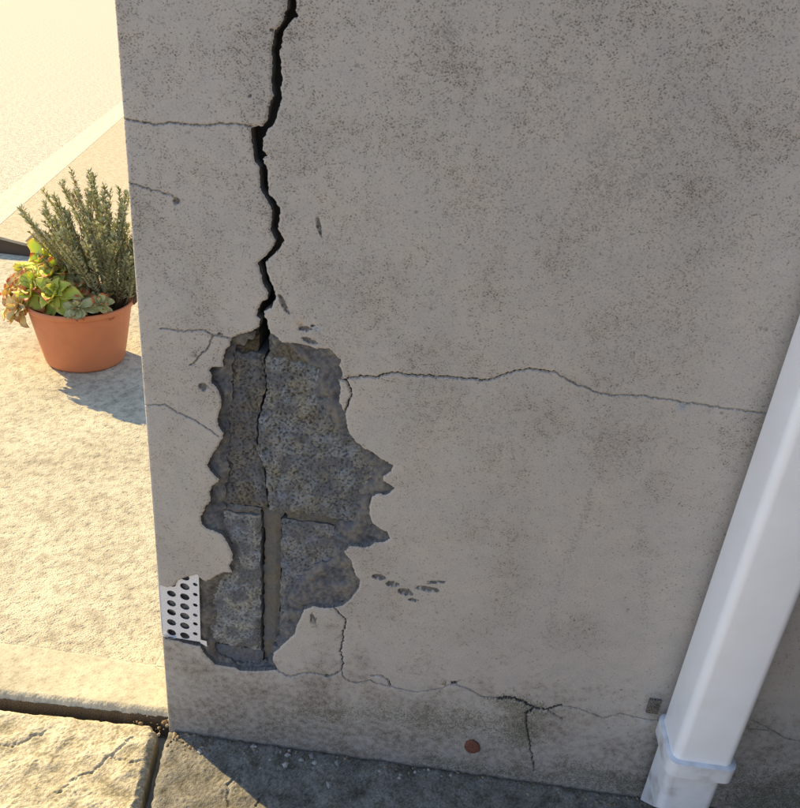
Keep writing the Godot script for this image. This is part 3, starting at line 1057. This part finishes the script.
	var pa := PackedVector2Array([Vector2(0.012, 0.598), Vector2(0.012, 0.396)])
	var pb := PackedVector2Array()
	for q in joint:
		pa.append(q - Vector2(0.0015, 0))
		pb.append(q + Vector2(0.0015, 0))
	pb.append(Vector2(0.58, 0.602))
	pb.append(Vector2(0.58, 0.396))
	stone("block", pa, -0.0135, 0.0007, Color(0.132, 0.129, 0.12), 3.0, wall, Rect2(0.07, 0.37, 0.08, 0.26))
	stone("block", pb, -0.0095, 0.0007, Color(0.182, 0.186, 0.182), 19.0, wall, Rect2(0.115, 0.38, 0.235, 0.25))
	stone("block", PackedVector2Array([Vector2(0.012, 0.166), Vector2(0.1315, 0.164), Vector2(0.132, 0.384), Vector2(0.012, 0.384)]), -0.0115, 0.0005, Color(0.23, 0.238, 0.238), 33.0, wall, Rect2(0.06, 0.15, 0.09, 0.25))
	stone("block", PackedVector2Array([Vector2(0.157, 0.165), Vector2(0.58, 0.165), Vector2(0.58, 0.383), Vector2(0.157, 0.383)]), -0.0135, 0.0005, Color(0.165, 0.172, 0.182), 47.0, wall, Rect2(0.15, 0.15, 0.12, 0.25))
	stone("mortar", PackedVector2Array([Vector2(0.1345, 0.12), Vector2(0.156, 0.12), Vector2(0.1565, 0.38), Vector2(0.162, 0.393), Vector2(0.132, 0.393), Vector2(0.1345, 0.36)]), -0.018, 0.0003, Color(0.142, 0.134, 0.119), 61.0, wall, Rect2(0.12, 0.11, 0.06, 0.3), 0.25)
	stone("mortar", PackedVector2Array([Vector2(0.163, 0.381), Vector2(0.58, 0.381), Vector2(0.58, 0.4), Vector2(0.163, 0.4)]), -0.0165, 0.0005, Color(0.12, 0.115, 0.1), 62.0, wall, Rect2(0.15, 0.37, 0.15, 0.04), 0.5)
	stone("mortar", PackedVector2Array([Vector2(0.012, 0.385), Vector2(0.131, 0.385), Vector2(0.1315, 0.395), Vector2(0.012, 0.395)]), -0.0135, 0.0007, Color(0.135, 0.135, 0.135), 63.0, wall, Rect2(0.06, 0.37, 0.09, 0.04), 0.5)
	stone("mortar", PackedVector2Array([Vector2(0.012, 0.08), Vector2(0.1335, 0.08), Vector2(0.1335, 0.1615), Vector2(0.012, 0.1635)]), -0.0135, 0.0006, Color(0.13, 0.135, 0.142), 64.0, wall, Rect2(0.05, 0.12, 0.1, 0.06), 0.4)
	stone("mortar", PackedVector2Array([Vector2(0.157, 0.08), Vector2(0.58, 0.08), Vector2(0.58, 0.1625), Vector2(0.157, 0.1625)]), -0.0145, 0.0006, Color(0.13, 0.135, 0.142), 65.0, wall, Rect2(0.14, 0.12, 0.1, 0.06), 0.4)
	stone("mortar", PackedVector2Array([Vector2(0.02, 0.588), Vector2(0.128, 0.588), Vector2(0.128, 0.66), Vector2(0.02, 0.66)]), -0.0175, 0.0008, Color(0.075, 0.068, 0.056), 66.0, wall, Rect2(0.06, 0.58, 0.08, 0.09), 0.7)
	stone("mortar", PackedVector2Array([Vector2(0.141, 0.588), Vector2(0.3, 0.588), Vector2(0.3, 0.66), Vector2(0.141, 0.66)]), -0.0105, 0.0008, Color(0.12, 0.115, 0.105), 67.0, wall, Rect2(0.13, 0.58, 0.1, 0.09), 0.7)

	# perforated corner bead bared where the render has come away
	s = Sheet.new()
	s.setup(-0.0005, 0.15, 0.07, 0.145, 0.0006)
	s.cut(PackedVector2Array([Vector2(0.0, 0.294), Vector2(0.0, 0.176), Vector2(0.053, 0.1745), Vector2(0.0545, 0.294)]), true)
	for b in BEAD_HOLES:
		var r: float = b[2]
		for j in s.ny + 1:
			for i in s.nx + 1:
				var x: float = s.x0 + i * s.c - b[0]
				var y: float = s.y0 + j * s.c - b[1]
				var u := x * 0.88 - y * 0.47
				var v := x * 0.47 + y * 0.88
				var d := sqrt(u * u / 1.25 + v * v * 1.25) - r
				var k := j * (s.nx + 1) + i
				if d < s.f[k]:
					s.f[k] = d
	s.zb = -0.0028
	s.th = 0.0006
	s.thr = 0.001
	s.bs = 6
	me = s.mesh()
	var zinc := mat(lin(0.85, 0.85, 0.87), 0.5)
	zinc.albedo_texture = noise_tex(44, 0.05, [[0.0, Color(0.78, 0.77, 0.76)], [0.6, Color(0.96, 0.96, 0.96)], [1.0, Color(1, 1, 1)]])
	tri(zinc, 0.05)
	me.surface_set_material(0, zinc)
	me.surface_set_material(1, zinc)
	var bead := part("corner_bead", me, null, wall)
	var st := SurfaceTool.new()
	st.begin(Mesh.PRIMITIVE_TRIANGLES)
	# rounded nose of the bead, running the whole visible height behind the render
	for k in 6:
		var a0 := PI * 0.5 + PI * k / 6.0
		var a1 := PI * 0.5 + PI * (k + 1) / 6.0
		var c0 := Vector3(0.0012 + cos(a0) * 0.0016, 0.178, -0.0038 + sin(a0) * 0.0016)
		var c1 := Vector3(0.0012 + cos(a1) * 0.0016, 0.178, -0.0038 + sin(a1) * 0.0016)
		var up := Vector3(0, 0.088, 0)
		quad(st, c0, c0 + up, c1 + up, c1)
	st.generate_normals()
	part("nose", st.commit(), zinc, bead)
	# torn and bent remains at its foot
	st = SurfaceTool.new()
	st.begin(Mesh.PRIMITIVE_TRIANGLES)
	quad(st, Vector3(0.001, 0.1775, -0.002), Vector3(0.002, 0.1815, 0.0022), Vector3(0.0125, 0.1785, 0.003), Vector3(0.011, 0.174, -0.001))
	quad(st, Vector3(0.011, 0.174, -0.001), Vector3(0.0125, 0.1785, 0.003), Vector3(0.0205, 0.179, 0.0012), Vector3(0.0195, 0.1765, -0.003))
	quad(st, Vector3(0.027, 0.176, -0.003), Vector3(0.0275, 0.1785, 0.0005), Vector3(0.037, 0.181, 0.0008), Vector3(0.0375, 0.1785, -0.003))
	quad(st, Vector3(0.0525, 0.172, -0.0032), Vector3(0.052, 0.1785, -0.0026), Vector3(0.0615, 0.1785, -0.0018), Vector3(0.0615, 0.1675, -0.0026))
	st.generate_normals()
	part("torn_edge", st.commit(), zinc, bead)

# ------------------------------------------------------------------ downpipe
func rounded(x0: float, x1: float, z0: float, z1: float, r: float) -> PackedVector2Array:
	var p := PackedVector2Array()
	for c in [[x1 - r, z1 - r, 0.0], [x0 + r, z1 - r, 0.5], [x0 + r, z0 + r, 1.0], [x1 - r, z0 + r, 1.5]]:
		for k in 9:
			var a: float = (c[2] + 0.5 * k / 8.0) * PI
			p.append(Vector2(c[0] + cos(a) * r, c[1] + sin(a) * r))
	return p

func loft(rings: Array) -> ArrayMesh:
	# rings of Vector3 with equal counts, smooth round, flat along sharp rings is fine here
	var st := SurfaceTool.new()
	st.begin(Mesh.PRIMITIVE_TRIANGLES)
	for i in rings.size() - 1:
		var n: int = rings[i].size()
		for k in n:
			var a: Vector3 = rings[i][k]
			var b: Vector3 = rings[i][(k + 1) % n]
			var c: Vector3 = rings[i + 1][(k + 1) % n]
			var d: Vector3 = rings[i + 1][k]
			for v in [[a, k, i], [b, k + 1, i], [c, k + 1, i + 1], [a, k, i], [c, k + 1, i + 1], [d, k, i + 1]]:
				st.set_smooth_group(i)
				st.set_uv(Vector2(float(v[1]) / n, v[2]))
				st.add_vertex(v[0])
	st.generate_normals()
	return st.commit()

func ring_at(p: PackedVector2Array, y: float, slope := 0.0) -> Array:
	var r := []
	for q in p:
		r.append(Vector3(q.x, y + slope * (q.y - 0.013), q.y))
	return r

func build_shade_fence() -> void:  # invented fence out of view, added to darken the wall near the downpipe
	var fe := thing("added_shade_fence")
	tag(fe, "unseen dark brown board fence added to shade the cracked wall beyond the downpipe", "fence")
	var wood := mat(Color.WHITE, 0.85)
	wood.albedo_texture = noise_tex(12, 0.03, [[0.0, lin(0.02, 0.015, 0.01)], [0.5, lin(0.045, 0.034, 0.025)], [1.0, lin(0.08, 0.06, 0.045)]])
	tri(wood, 0.4)
	var bm := box_mesh(Vector3(0, 0.0, 0), Vector3(0.022, 2.0, 0.142))
	for i in 16:
		part("board", bm, wood, fe, Vector3(0.9, 0.02, 0.004 + i * 0.147))
	for z in [0.02, 1.1, 2.24]:
		part("post", box_mesh(Vector3(0.97, -0.03, z), Vector3(1.06, 2.05, z + 0.09)), wood, fe)
	for y in [0.35, 1.6]:
		part("rail", box_mesh(Vector3(0.9225, y, 0.004), Vector3(0.9695, y + 0.09, 2.35)), wood, fe)

func build_pipe() -> void:
	var t := thing("downpipe")
	tag(t, "white square plastic downpipe with rounded corners fixed to the rendered wall", "downpipe")
	var white := mat(lin(0.89, 0.925, 0.97), 0.34)
	white.metallic_specular = 0.5
	white.albedo_texture = noise_tex(66, 0.02, [[0.0, Color(0.97, 0.97, 0.96)], [0.5, Color(0.99, 0.99, 0.99)], [1.0, Color(1, 1, 1)]])
	tri(white, 0.7)
	var dirty := mat(lin(0.8, 0.835, 0.88), 0.5)
	dirty.albedo_texture = noise_tex(67, 0.006, [[0.0, Color(0.72, 0.71, 0.68)], [0.3, Color(0.88, 0.87, 0.86)], [0.5, Color(0.95, 0.95, 0.95)], [1.0, Color(1, 1, 1)]])
	tri(dirty, 0.16)
	var o := rounded(0.662, 0.734, 0.013, 0.079, 0.011)
	var o2 := rounded(0.6645, 0.7305, 0.0155, 0.0755, 0.01)
	var inn2 := rounded(0.667, 0.728, 0.018, 0.073, 0.008)
	part("pipe", loft([ring_at(o, 0.172), ring_at(o, 2.5)]), white, t)
	part("pipe_foot", loft([ring_at(inn2, 0.16), ring_at(inn2, 0.012, 1.05), ring_at(o2, 0.012, 1.05), ring_at(o2, 0.177)]), dirty, t)
	var b0 := rounded(0.6605, 0.7355, 0.0115, 0.0805, 0.012)
	var b1 := rounded(0.6570, 0.7390, 0.008, 0.0850, 0.013)
	var br := part("bracket", loft([ring_at(o2, 0.148), ring_at(b0, 0.148), ring_at(b1, 0.1492), ring_at(b1, 0.1712), ring_at(b0, 0.1728), ring_at(o, 0.1728)]), dirty, t)
	var rusty := mat(Color.WHITE, 0.8)
	rusty.albedo_texture = noise_tex(69, 0.04, [[0.0, lin(0.03, 0.025, 0.02)], [0.5, lin(0.12, 0.1, 0.08)], [0.7, lin(0.3, 0.28, 0.25)], [1.0, lin(0.45, 0.43, 0.4)]])
	tri(rusty, 0.04)
	for x in [[0.6445, 0.6595], [0.7365, 0.7515]]:
		part("lug", box_mesh(Vector3(x[0], 0.163, 0.0005), Vector3(x[1], 0.187, 0.0035)), rusty, br)
		var cx: float = (x[0] + x[1]) * 0.5 - 0.001
		var cyl := CylinderMesh.new()
		cyl.top_radius = 0.002
		cyl.bottom_radius = 0.0027
		cyl.height = 0.003
		cyl.radial_segments = 16
		var ring := CylinderMesh.new()
		ring.top_radius = 0.0048
		ring.bottom_radius = 0.006
		ring.height = 0.003
		var wash := part("washer", ring, rusty, br, Vector3(cx, 0.177, 0.0042))
		wash.rotation.x = PI / 2
		var sc := part("screw", cyl, mat(lin(0.13, 0.11, 0.09), 0.6), br, Vector3(cx, 0.177, 0.0066))
		sc.rotation.x = PI / 2

# ------------------------------------------------------------------ flowerpot and its plants
const POT = Vector3(-0.638, 0.007, -1.125)

func lathe(prof: Array, n: int, wob := 0.0) -> ArrayMesh:
	var st := SurfaceTool.new()
	st.begin(Mesh.PRIMITIVE_TRIANGLES)
	for i in prof.size() - 1:
		for k in n:
			var a0 := TAU * k / n
			var a1 := TAU * (k + 1) / n
			var p := prof[i] as Vector2
			var q := prof[i + 1] as Vector2
			var w0 := 1.0 + wob * (sin(a0 * 3.0 + 1.0) * 0.6 + sin(a0 * 7.0) * 0.4)
			var w1 := 1.0 + wob * (sin(a1 * 3.0 + 1.0) * 0.6 + sin(a1 * 7.0) * 0.4)
			var v := [Vector3(cos(a0) * p.x * w0, p.y, sin(a0) * p.x * w0), Vector3(cos(a1) * p.x * w1, p.y, sin(a1) * p.x * w1), Vector3(cos(a1) * q.x * w1, q.y, sin(a1) * q.x * w1), Vector3(cos(a0) * q.x * w0, q.y, sin(a0) * q.x * w0)]
			for j in [0, 1, 2, 0, 2, 3]:
				st.set_smooth_group(0)
				st.set_uv(Vector2(float(k) / n, float(i) / prof.size()))
				st.add_vertex(v[j])
	st.generate_normals()
	return st.commit()

func build_pot() -> void:
	var t := thing("flower_pot", POT)
	tag(t, "round terracotta coloured flowerpot with a rolled rim standing on the path", "flowerpot")
	var terra := mat(lin(0.6, 0.215, 0.1), 0.5)
	terra.albedo_texture = noise_tex(21, 0.012, [[0.0, Color(0.95, 0.94, 0.93)], [0.5, Color(0.98, 0.98, 0.97)], [1.0, Color(1, 1, 1)]])
	tri(terra, 0.3)
	part("body", lathe([Vector2(0.0, 0.0), Vector2(0.094, 0.0), Vector2(0.099, 0.003), Vector2(0.102, 0.009), Vector2(0.112, 0.06), Vector2(0.1245, 0.13), Vector2(0.1282, 0.1545)], 64), terra, t)
	part("rim", lathe([Vector2(0.1235, 0.15), Vector2(0.129, 0.1535), Vector2(0.1325, 0.157), Vector2(0.1345, 0.162), Vector2(0.1342, 0.167), Vector2(0.1325, 0.1702), Vector2(0.1295, 0.171), Vector2(0.1265, 0.167), Vector2(0.1235, 0.15)], 64), terra, t)
	part("soil", lathe([Vector2(0.0, 0.158), Vector2(0.06, 0.155), Vector2(0.126, 0.146)], 40), mat(lin(0.05, 0.035, 0.024), 1.0), t)

func leaf_blade(st: SurfaceTool, base: Vector3, dir: Vector3, side: Vector3, ln: float, wd: float, c: Color) -> void:
	var up := side.cross(dir).normalized()
	var mid := base + dir * ln * 0.55 + up * wd * 0.25
	var tip := base + dir * ln
	var l := mid + side * wd * 0.5 - up * wd * 0.3
	var r := mid - side * wd * 0.5 - up * wd * 0.3
	for tr in [[base, l, mid], [base, mid, r], [l, tip, mid], [mid, tip, r]]:
		for v in tr:
			st.set_color(c)
			st.set_smooth_group(-1)
			st.add_vertex(v)

func twig(st: SurfaceTool, pts: Array, r0: float, r1: float, c: Color) -> void:
	for i in pts.size() - 1:
		var a: Vector3 = pts[i]
		var b: Vector3 = pts[i + 1]
		var d := (b - a).normalized()
		var s := d.cross(Vector3(0.3, 0.1, 1.0)).normalized()
		var u := s.cross(d)
		var ra := lerpf(r0, r1, float(i) / (pts.size() - 1))
		var rb := lerpf(r0, r1, float(i + 1) / (pts.size() - 1))
		for k in 5:
			var a0 := TAU * k / 5
			var a1 := TAU * (k + 1) / 5
			var o0 := s * cos(a0) + u * sin(a0)
			var o1 := s * cos(a1) + u * sin(a1)
			for v in [a + o0 * ra, b + o0 * rb, b + o1 * rb, a + o0 * ra, b + o1 * rb, a + o1 * ra]:
				st.set_color(c)
				st.set_smooth_group(-1)
				st.add_vertex(v)

func succulent_leaf(seed_: int, green: Color, edge: Color) -> ArrayMesh:
	# a fleshy spoon-shaped leaf, unit length along +x, upper side +y
	var st := SurfaceTool.new()
	st.begin(Mesh.PRIMITIVE_TRIANGLES)
	var nl := 9
	var nw := 6
	var rng := RandomNumberGenerator.new()
	rng.seed = seed_
	var ph := rng.randf() * 6.0
	var curl := rng.randf_range(-0.35, 0.15)
	var redtip := seed_ % 2 == 1
	var grid := func(i: int, j: int, under: bool) -> Array:
		var t := float(i) / nl
		var v := float(j) / nw * 2.0 - 1.0
		var wd := 0.29 * pow(sin(PI * pow(clampf(t * 0.97 + 0.02, 0, 1), 1.5)), 0.65) + 0.03 * (1.0 - t)
		var x := t
		var y := 0.14 * v * v * (0.5 + t) * wd * 4.0 + curl * t * t + 0.08 * sin(t * 8.0 + v * 3.0 + ph) * t * (0.4 + absf(v))
		if under:
			y -= 0.055 * (1.0 - v * v) * (1.0 - t * 0.6) * clampf(wd * 6.0, 0, 1)
		var e := clampf((absf(v) - 0.62) * 2.2, 0, 1) * 0.8 + clampf((t - 0.78) * 4.0, 0, 1) * 0.7
		var sp := 0.16 * sin(t * 23.0 + v * 11.0 + ph)
		var cl := green.lerp(edge, clampf(e + sp, 0, 1))
		if t > 0.86 and redtip:
			cl = Color(0.7, 0.26, 0.12)
		return [Vector3(x, y, v * wd), cl]
	for under in [false, true]:
		for i in nl:
			for j in nw:
				var q := [grid.call(i, j, under), grid.call(i + 1, j, under), grid.call(i + 1, j + 1, under), grid.call(i, j + 1, under)]
				for k in ([0, 1, 2, 0, 2, 3] if not under else [0, 2, 1, 0, 3, 2]):
					st.set_smooth_group(0)
					st.set_color(q[k][1])
					st.add_vertex(q[k][0])
	st.generate_normals()
	return st.commit()

func rosette(called: String, at: Vector3, axis: Vector3, n: int, size: float, meshes: Array, m: Material, seed_: int, label: String) -> void:
	var t := thing(called, at)
	tag(t, label, "plant", "succulents in the flowerpot")
	var rng := RandomNumberGenerator.new()
	rng.seed = seed_
	axis = axis.normalized()
	var sx := axis.cross(Vector3(0.2, 0.3, 1.0)).normalized()
	var sz := sx.cross(axis)
	var st := SurfaceTool.new()
	st.begin(Mesh.PRIMITIVE_TRIANGLES)
	twig(st, [-axis * 0.05, Vector3.ZERO, axis * 0.006], 0.005, 0.004, Color(0.22, 0.16, 0.08))
	st.generate_normals()
	part("stem", st.commit(), m, t)
	for i in n:
		var f := float(i) / n
		var az := i * 2.39996 + rng.randf_range(-0.25, 0.25)
		var el := lerpf(-0.4, 1.1, f) + rng.randf_range(-0.45, 0.45)
		var flat := sx * cos(az) + sz * sin(az)
		var dir := (flat * cos(el) + axis * sin(el)).normalized()
		var side := axis.cross(flat).normalized()
		var up := side.cross(dir).normalized()
		if up.dot(axis) < 0.0 and el < 1.2:
			side = -side
			up = -up
		var sc := size * lerpf(1.15, 0.5, f) * rng.randf_range(0.6, 1.35)
		var l := part("leaf", meshes[rng.randi() % meshes.size()], m, t)
		l.transform = Transform3D(Basis(dir * sc, up * sc, dir.cross(up) * sc), axis * 0.004 * f)

func build_plants() -> void:
	var leafm := vmat(0.7)
	leafm.backlight_enabled = true
	leafm.backlight = Color(0.6, 0.6, 0.3)
	var barkm := vmat(0.95)
	var rng := RandomNumberGenerator.new()
	rng.seed = 77
	# grey-green upright bush
	var bush_at := POT + Vector3(0.068, 0.15, -0.04)
	var bush := thing("rosemary_bush", bush_at)
	tag(bush, "grey green upright bush with small narrow leaves growing in the flowerpot", "bush")
	for b in 140:
		var az := rng.randf() * TAU
		var rad := pow(rng.randf(), 0.6)
		var root := Vector3(cos(az) * rad * 0.06, 0.0, sin(az) * rad * 0.05)
		var lean := Vector3(cos(az) * rad * 0.85 + 0.08, 1.0, sin(az) * rad * 0.9).normalized()
		var ln := lerpf(0.30, 0.18, rad * rad) * rng.randf_range(0.72, 1.12)
		if b % 9 == 0:
			ln *= 1.15
		var pts := []
		var bend := Vector3(rng.randf_range(-0.8, 0.8), 0, rng.randf_range(-0.7, 0.7))
		for k in 7:
			var t := k / 6.0
			pts.append(root + lean * ln * t + bend * ln * 0.3 * t * t + Vector3(0, 0.02 * t * t, 0))
		var st := SurfaceTool.new()
		st.begin(Mesh.PRIMITIVE_TRIANGLES)
		twig(st, pts, 0.0017, 0.0007, Color(0.16, 0.12, 0.075))
		st.generate_normals()
		var br := part("branch", st.commit(), barkm, bush)
		st = SurfaceTool.new()
		st.begin(Mesh.PRIMITIVE_TRIANGLES)
		var tone := rng.randf()
		var nlv := int(ln * 640.0)
		for i in nlv:
			var t := lerpf(0.22, 1.0, pow(rng.randf(), 0.75))
			var q := t * 6.0
			var p: Vector3 = (pts[int(minf(q, 5.0))] as Vector3).lerp(pts[int(minf(q, 5.0)) + 1], q - minf(floor(q), 5.0))
			var a2 := rng.randf() * TAU
			var o := Vector3(cos(a2), 0.0, sin(a2))
			var dir := (lean * rng.randf_range(0.5, 1.5) + o).normalized()
			var side := dir.cross(lean).normalized()
			var c := Color(0.15, 0.165, 0.08).lerp(Color(0.52, 0.52, 0.32), clampf(tone * 0.5 + rng.randf() * 0.6, 0, 1))
			if rng.randf() < 0.06:
				c = Color(0.3, 0.19, 0.1)
			leaf_blade(st, p, dir, side, rng.randf_range(0.01, 0.017), rng.randf_range(0.0032, 0.005), c)
		st.generate_normals()
		part("foliage", st.commit(), leafm, br)
	# a few bare reddish tips above the bush
	for b in 7:
		var root := Vector3(rng.randf_range(-0.085, 0.03), 0.17, rng.randf_range(-0.05, 0.04))
		var st := SurfaceTool.new()
		st.begin(Mesh.PRIMITIVE_TRIANGLES)
		var tip := root + Vector3(rng.randf_range(-0.06, 0.0), rng.randf_range(0.08, 0.14), rng.randf_range(-0.02, 0.02))
		twig(st, [root, root.lerp(tip, 0.5) + Vector3(0.006, 0, 0), tip], 0.0012, 0.0007, Color(0.3, 0.15, 0.09))
		for i in 9:
			var p := root.lerp(tip, 0.72 + 0.28 * i / 9.0)
			leaf_blade(st, p, Vector3(rng.randf_range(-1, 1), 1.0, rng.randf_range(-1, 1)).normalized(), Vector3(0.7, 0, 0.7), 0.008, 0.003, Color(0.4, 0.2, 0.14))
		st.generate_normals()
		part("dry_tip", st.commit(), barkm, bush)

	var fleshy := vmat(0.55)
	fleshy.backlight_enabled = true
	fleshy.backlight = Color(0.9, 0.9, 0.4)
	var lime := []
	var tan_ := []
	var dusty := []
	for i in 4:
		lime.append(succulent_leaf(100 + i, Color(0.66, 0.78, 0.17), Color(0.95, 0.78, 0.3)))
		tan_.append(succulent_leaf(200 + i, Color(0.8, 0.7, 0.38), Color(0.74, 0.48, 0.24)))
		dusty.append(succulent_leaf(300 + i, Color(0.58, 0.6, 0.32), Color(0.72, 0.64, 0.4)))
	var top := POT + Vector3(0, 0.17, 0)
	rosette("lime_succulent", top + Vector3(-0.04, 0.075, 0.015), Vector3(-0.4, 1, 0.5), 30, 0.07, lime, fleshy, 1, "lime green succulent standing highest, beside the grey green bush")
	rosette("lime_succulent", top + Vector3(-0.02, 0.035, 0.075), Vector3(-0.2, 1, 0.8), 30, 0.06, lime, fleshy, 2, "lime green succulent at the front of the flowerpot's soil")
	rosette("lime_succulent", top + Vector3(-0.1, 0.07, -0.02), Vector3(-0.5, 1, 0.4), 30, 0.07, lime, fleshy, 3, "lime green succulent at the back edge of the flowerpot")
	rosette("lime_succulent", top + Vector3(-0.085, 0.04, 0.06), Vector3(-0.5, 0.8, 0.7), 30, 0.062, lime, fleshy, 10, "lime green succulent between the other lime ones and the tan ones")
	rosette("tan_succulent", top + Vector3(-0.13, 0.028, 0.03), Vector3(-0.7, 0.8, 0.6), 26, 0.05, tan_, fleshy, 4, "tan succulent spilling over the flowerpot rim, topmost of the tan ones")
	rosette("tan_succulent", top + Vector3(-0.175, 0.002, 0.0), Vector3(-1, 0.5, 0.5), 25, 0.046, tan_, fleshy, 5, "tan succulent hanging outside the flowerpot rim, farthest from the bush")
	rosette("tan_succulent", top + Vector3(-0.115, -0.005, 0.09), Vector3(-0.6, 0.4, 0.9), 25, 0.042, tan_, fleshy, 6, "tan succulent hanging low over the front of the flowerpot")
	rosette("tan_succulent", top + Vector3(-0.155, -0.018, 0.05), Vector3(-0.9, 0.3, 0.7), 24, 0.04, tan_, fleshy, 11, "lowest tan succulent hanging between two others over the flowerpot rim")
	rosette("dusty_succulent", top + Vector3(0.045, 0.018, 0.105), Vector3(0.1, 1, 0.7), 24, 0.036, dusty, fleshy, 7, "small dusty green succulent at the rim in front of the bush")
	rosette("dusty_succulent", top + Vector3(0.012, 0.045, 0.045), Vector3(0.0, 1, 0.6), 25, 0.046, dusty, fleshy, 8, "dusty green succulent between the lime one and the bush")
	rosette("dusty_succulent", top + Vector3(0.09, 0.022, 0.075), Vector3(0.4, 1, 0.6), 22, 0.034, dusty, fleshy, 9, "small dusty green succulent at the rim on the side of the wall")

# ------------------------------------------------------------------ small things
func build_details() -> void:
	# round rusty cap near the foot of the wall
	var cap := thing("rusty_cap", Vector3(0.4316, 0.0526, 0.0))
	tag(cap, "small round rusty red cap set in the foot of the rendered wall", "cap")
	var rust := mat(Color.WHITE, 0.85)
	rust.albedo_texture = noise_tex(88, 0.02, [[0.0, lin(0.04, 0.022, 0.015)], [0.5, lin(0.18, 0.07, 0.046)], [1.0, lin(0.22, 0.12, 0.09)]])
	tri(rust, 0.03)
	var disc := part("disc", lathe([Vector2(0.0118, 0.0), Vector2(0.0118, 0.0012), Vector2(0.0105, 0.0026), Vector2(0.007, 0.0031), Vector2(0.0, 0.0033)], 36, 0.07), rust, cap)
	disc.rotation = Vector3(PI / 2, 0.0, 0.2)
	disc.scale = Vector3(0.94, 1.0, 1.1)
	# crumbs of mortar and grit at the corner of the wall
	var rng := RandomNumberGenerator.new()
	rng.seed = 5
	var st := SurfaceTool.new()
	st.begin(Mesh.PRIMITIVE_TRIANGLES)
	for i in 230:
		var p := Vector3.ZERO
		var r := 0.0
		if i < 22:
			p = Vector3(rng.randf_range(-0.055, 0.004), -0.002, rng.randf_range(-0.02, 0.01))
			r = 0.0008 + 0.0034 * pow(rng.randf(), 2.5)
		elif i < 60:
			p = Vector3(rng.randf_range(0.0, 0.07), 0.0, rng.randf_range(0.004, 0.03))
			r = rng.randf_range(0.001, 0.0032)
		elif i < 84:
			p = Vector3(rng.randf_range(0.03, 0.42), 0.0, 0.006 + absf(rng.randfn(0, 0.016)))
			r = rng.randf_range(0.002, 0.0055)
		else:
			p = Vector3(rng.randf_range(0.02, 0.9), 0.0, 0.004 + absf(rng.randfn(0, 0.012)))
			r = rng.randf_range(0.0008, 0.0026)
		var c := Color(0.34, 0.28, 0.2).lerp(Color(0.14, 0.1, 0.06), rng.randf())
		if i >= 60 and i < 84:
			c = Color(0.42, 0.4, 0.36).lerp(Color(0.2, 0.2, 0.2), rng.randf())
		var h := r * rng.randf_range(0.4, 0.8)
		var ring := []
		var a0 := rng.randf() * TAU
		for k in 5:
			var a := a0 + TAU * k / 5.0
			ring.append(p + Vector3(cos(a) * r * rng.randf_range(0.5, 1.4), h * rng.randf_range(0.1, 0.8), sin(a) * r * rng.randf_range(0.5, 1.4)))
		var tp := p + Vector3(0, h * 1.3, 0)
		for k in 5:
			var a: Vector3 = ring[k]
			var b: Vector3 = ring[(k + 1) % 5]
			for v in [a, b, tp, a, a - Vector3(0, h * 1.5, 0), b, b, a - Vector3(0, h * 1.5, 0), b - Vector3(0, h * 1.5, 0)]:
				st.set_color(c)
				st.set_smooth_group(-1)
				st.add_vertex(v)
	st.generate_normals()
	var grit := part("grit", st.commit(), vmat(0.95), self)
	grit.set_meta("kind", "stuff")
	tag(grit, "crumbs of mortar and grit scattered along the foot of the wall", "grit")
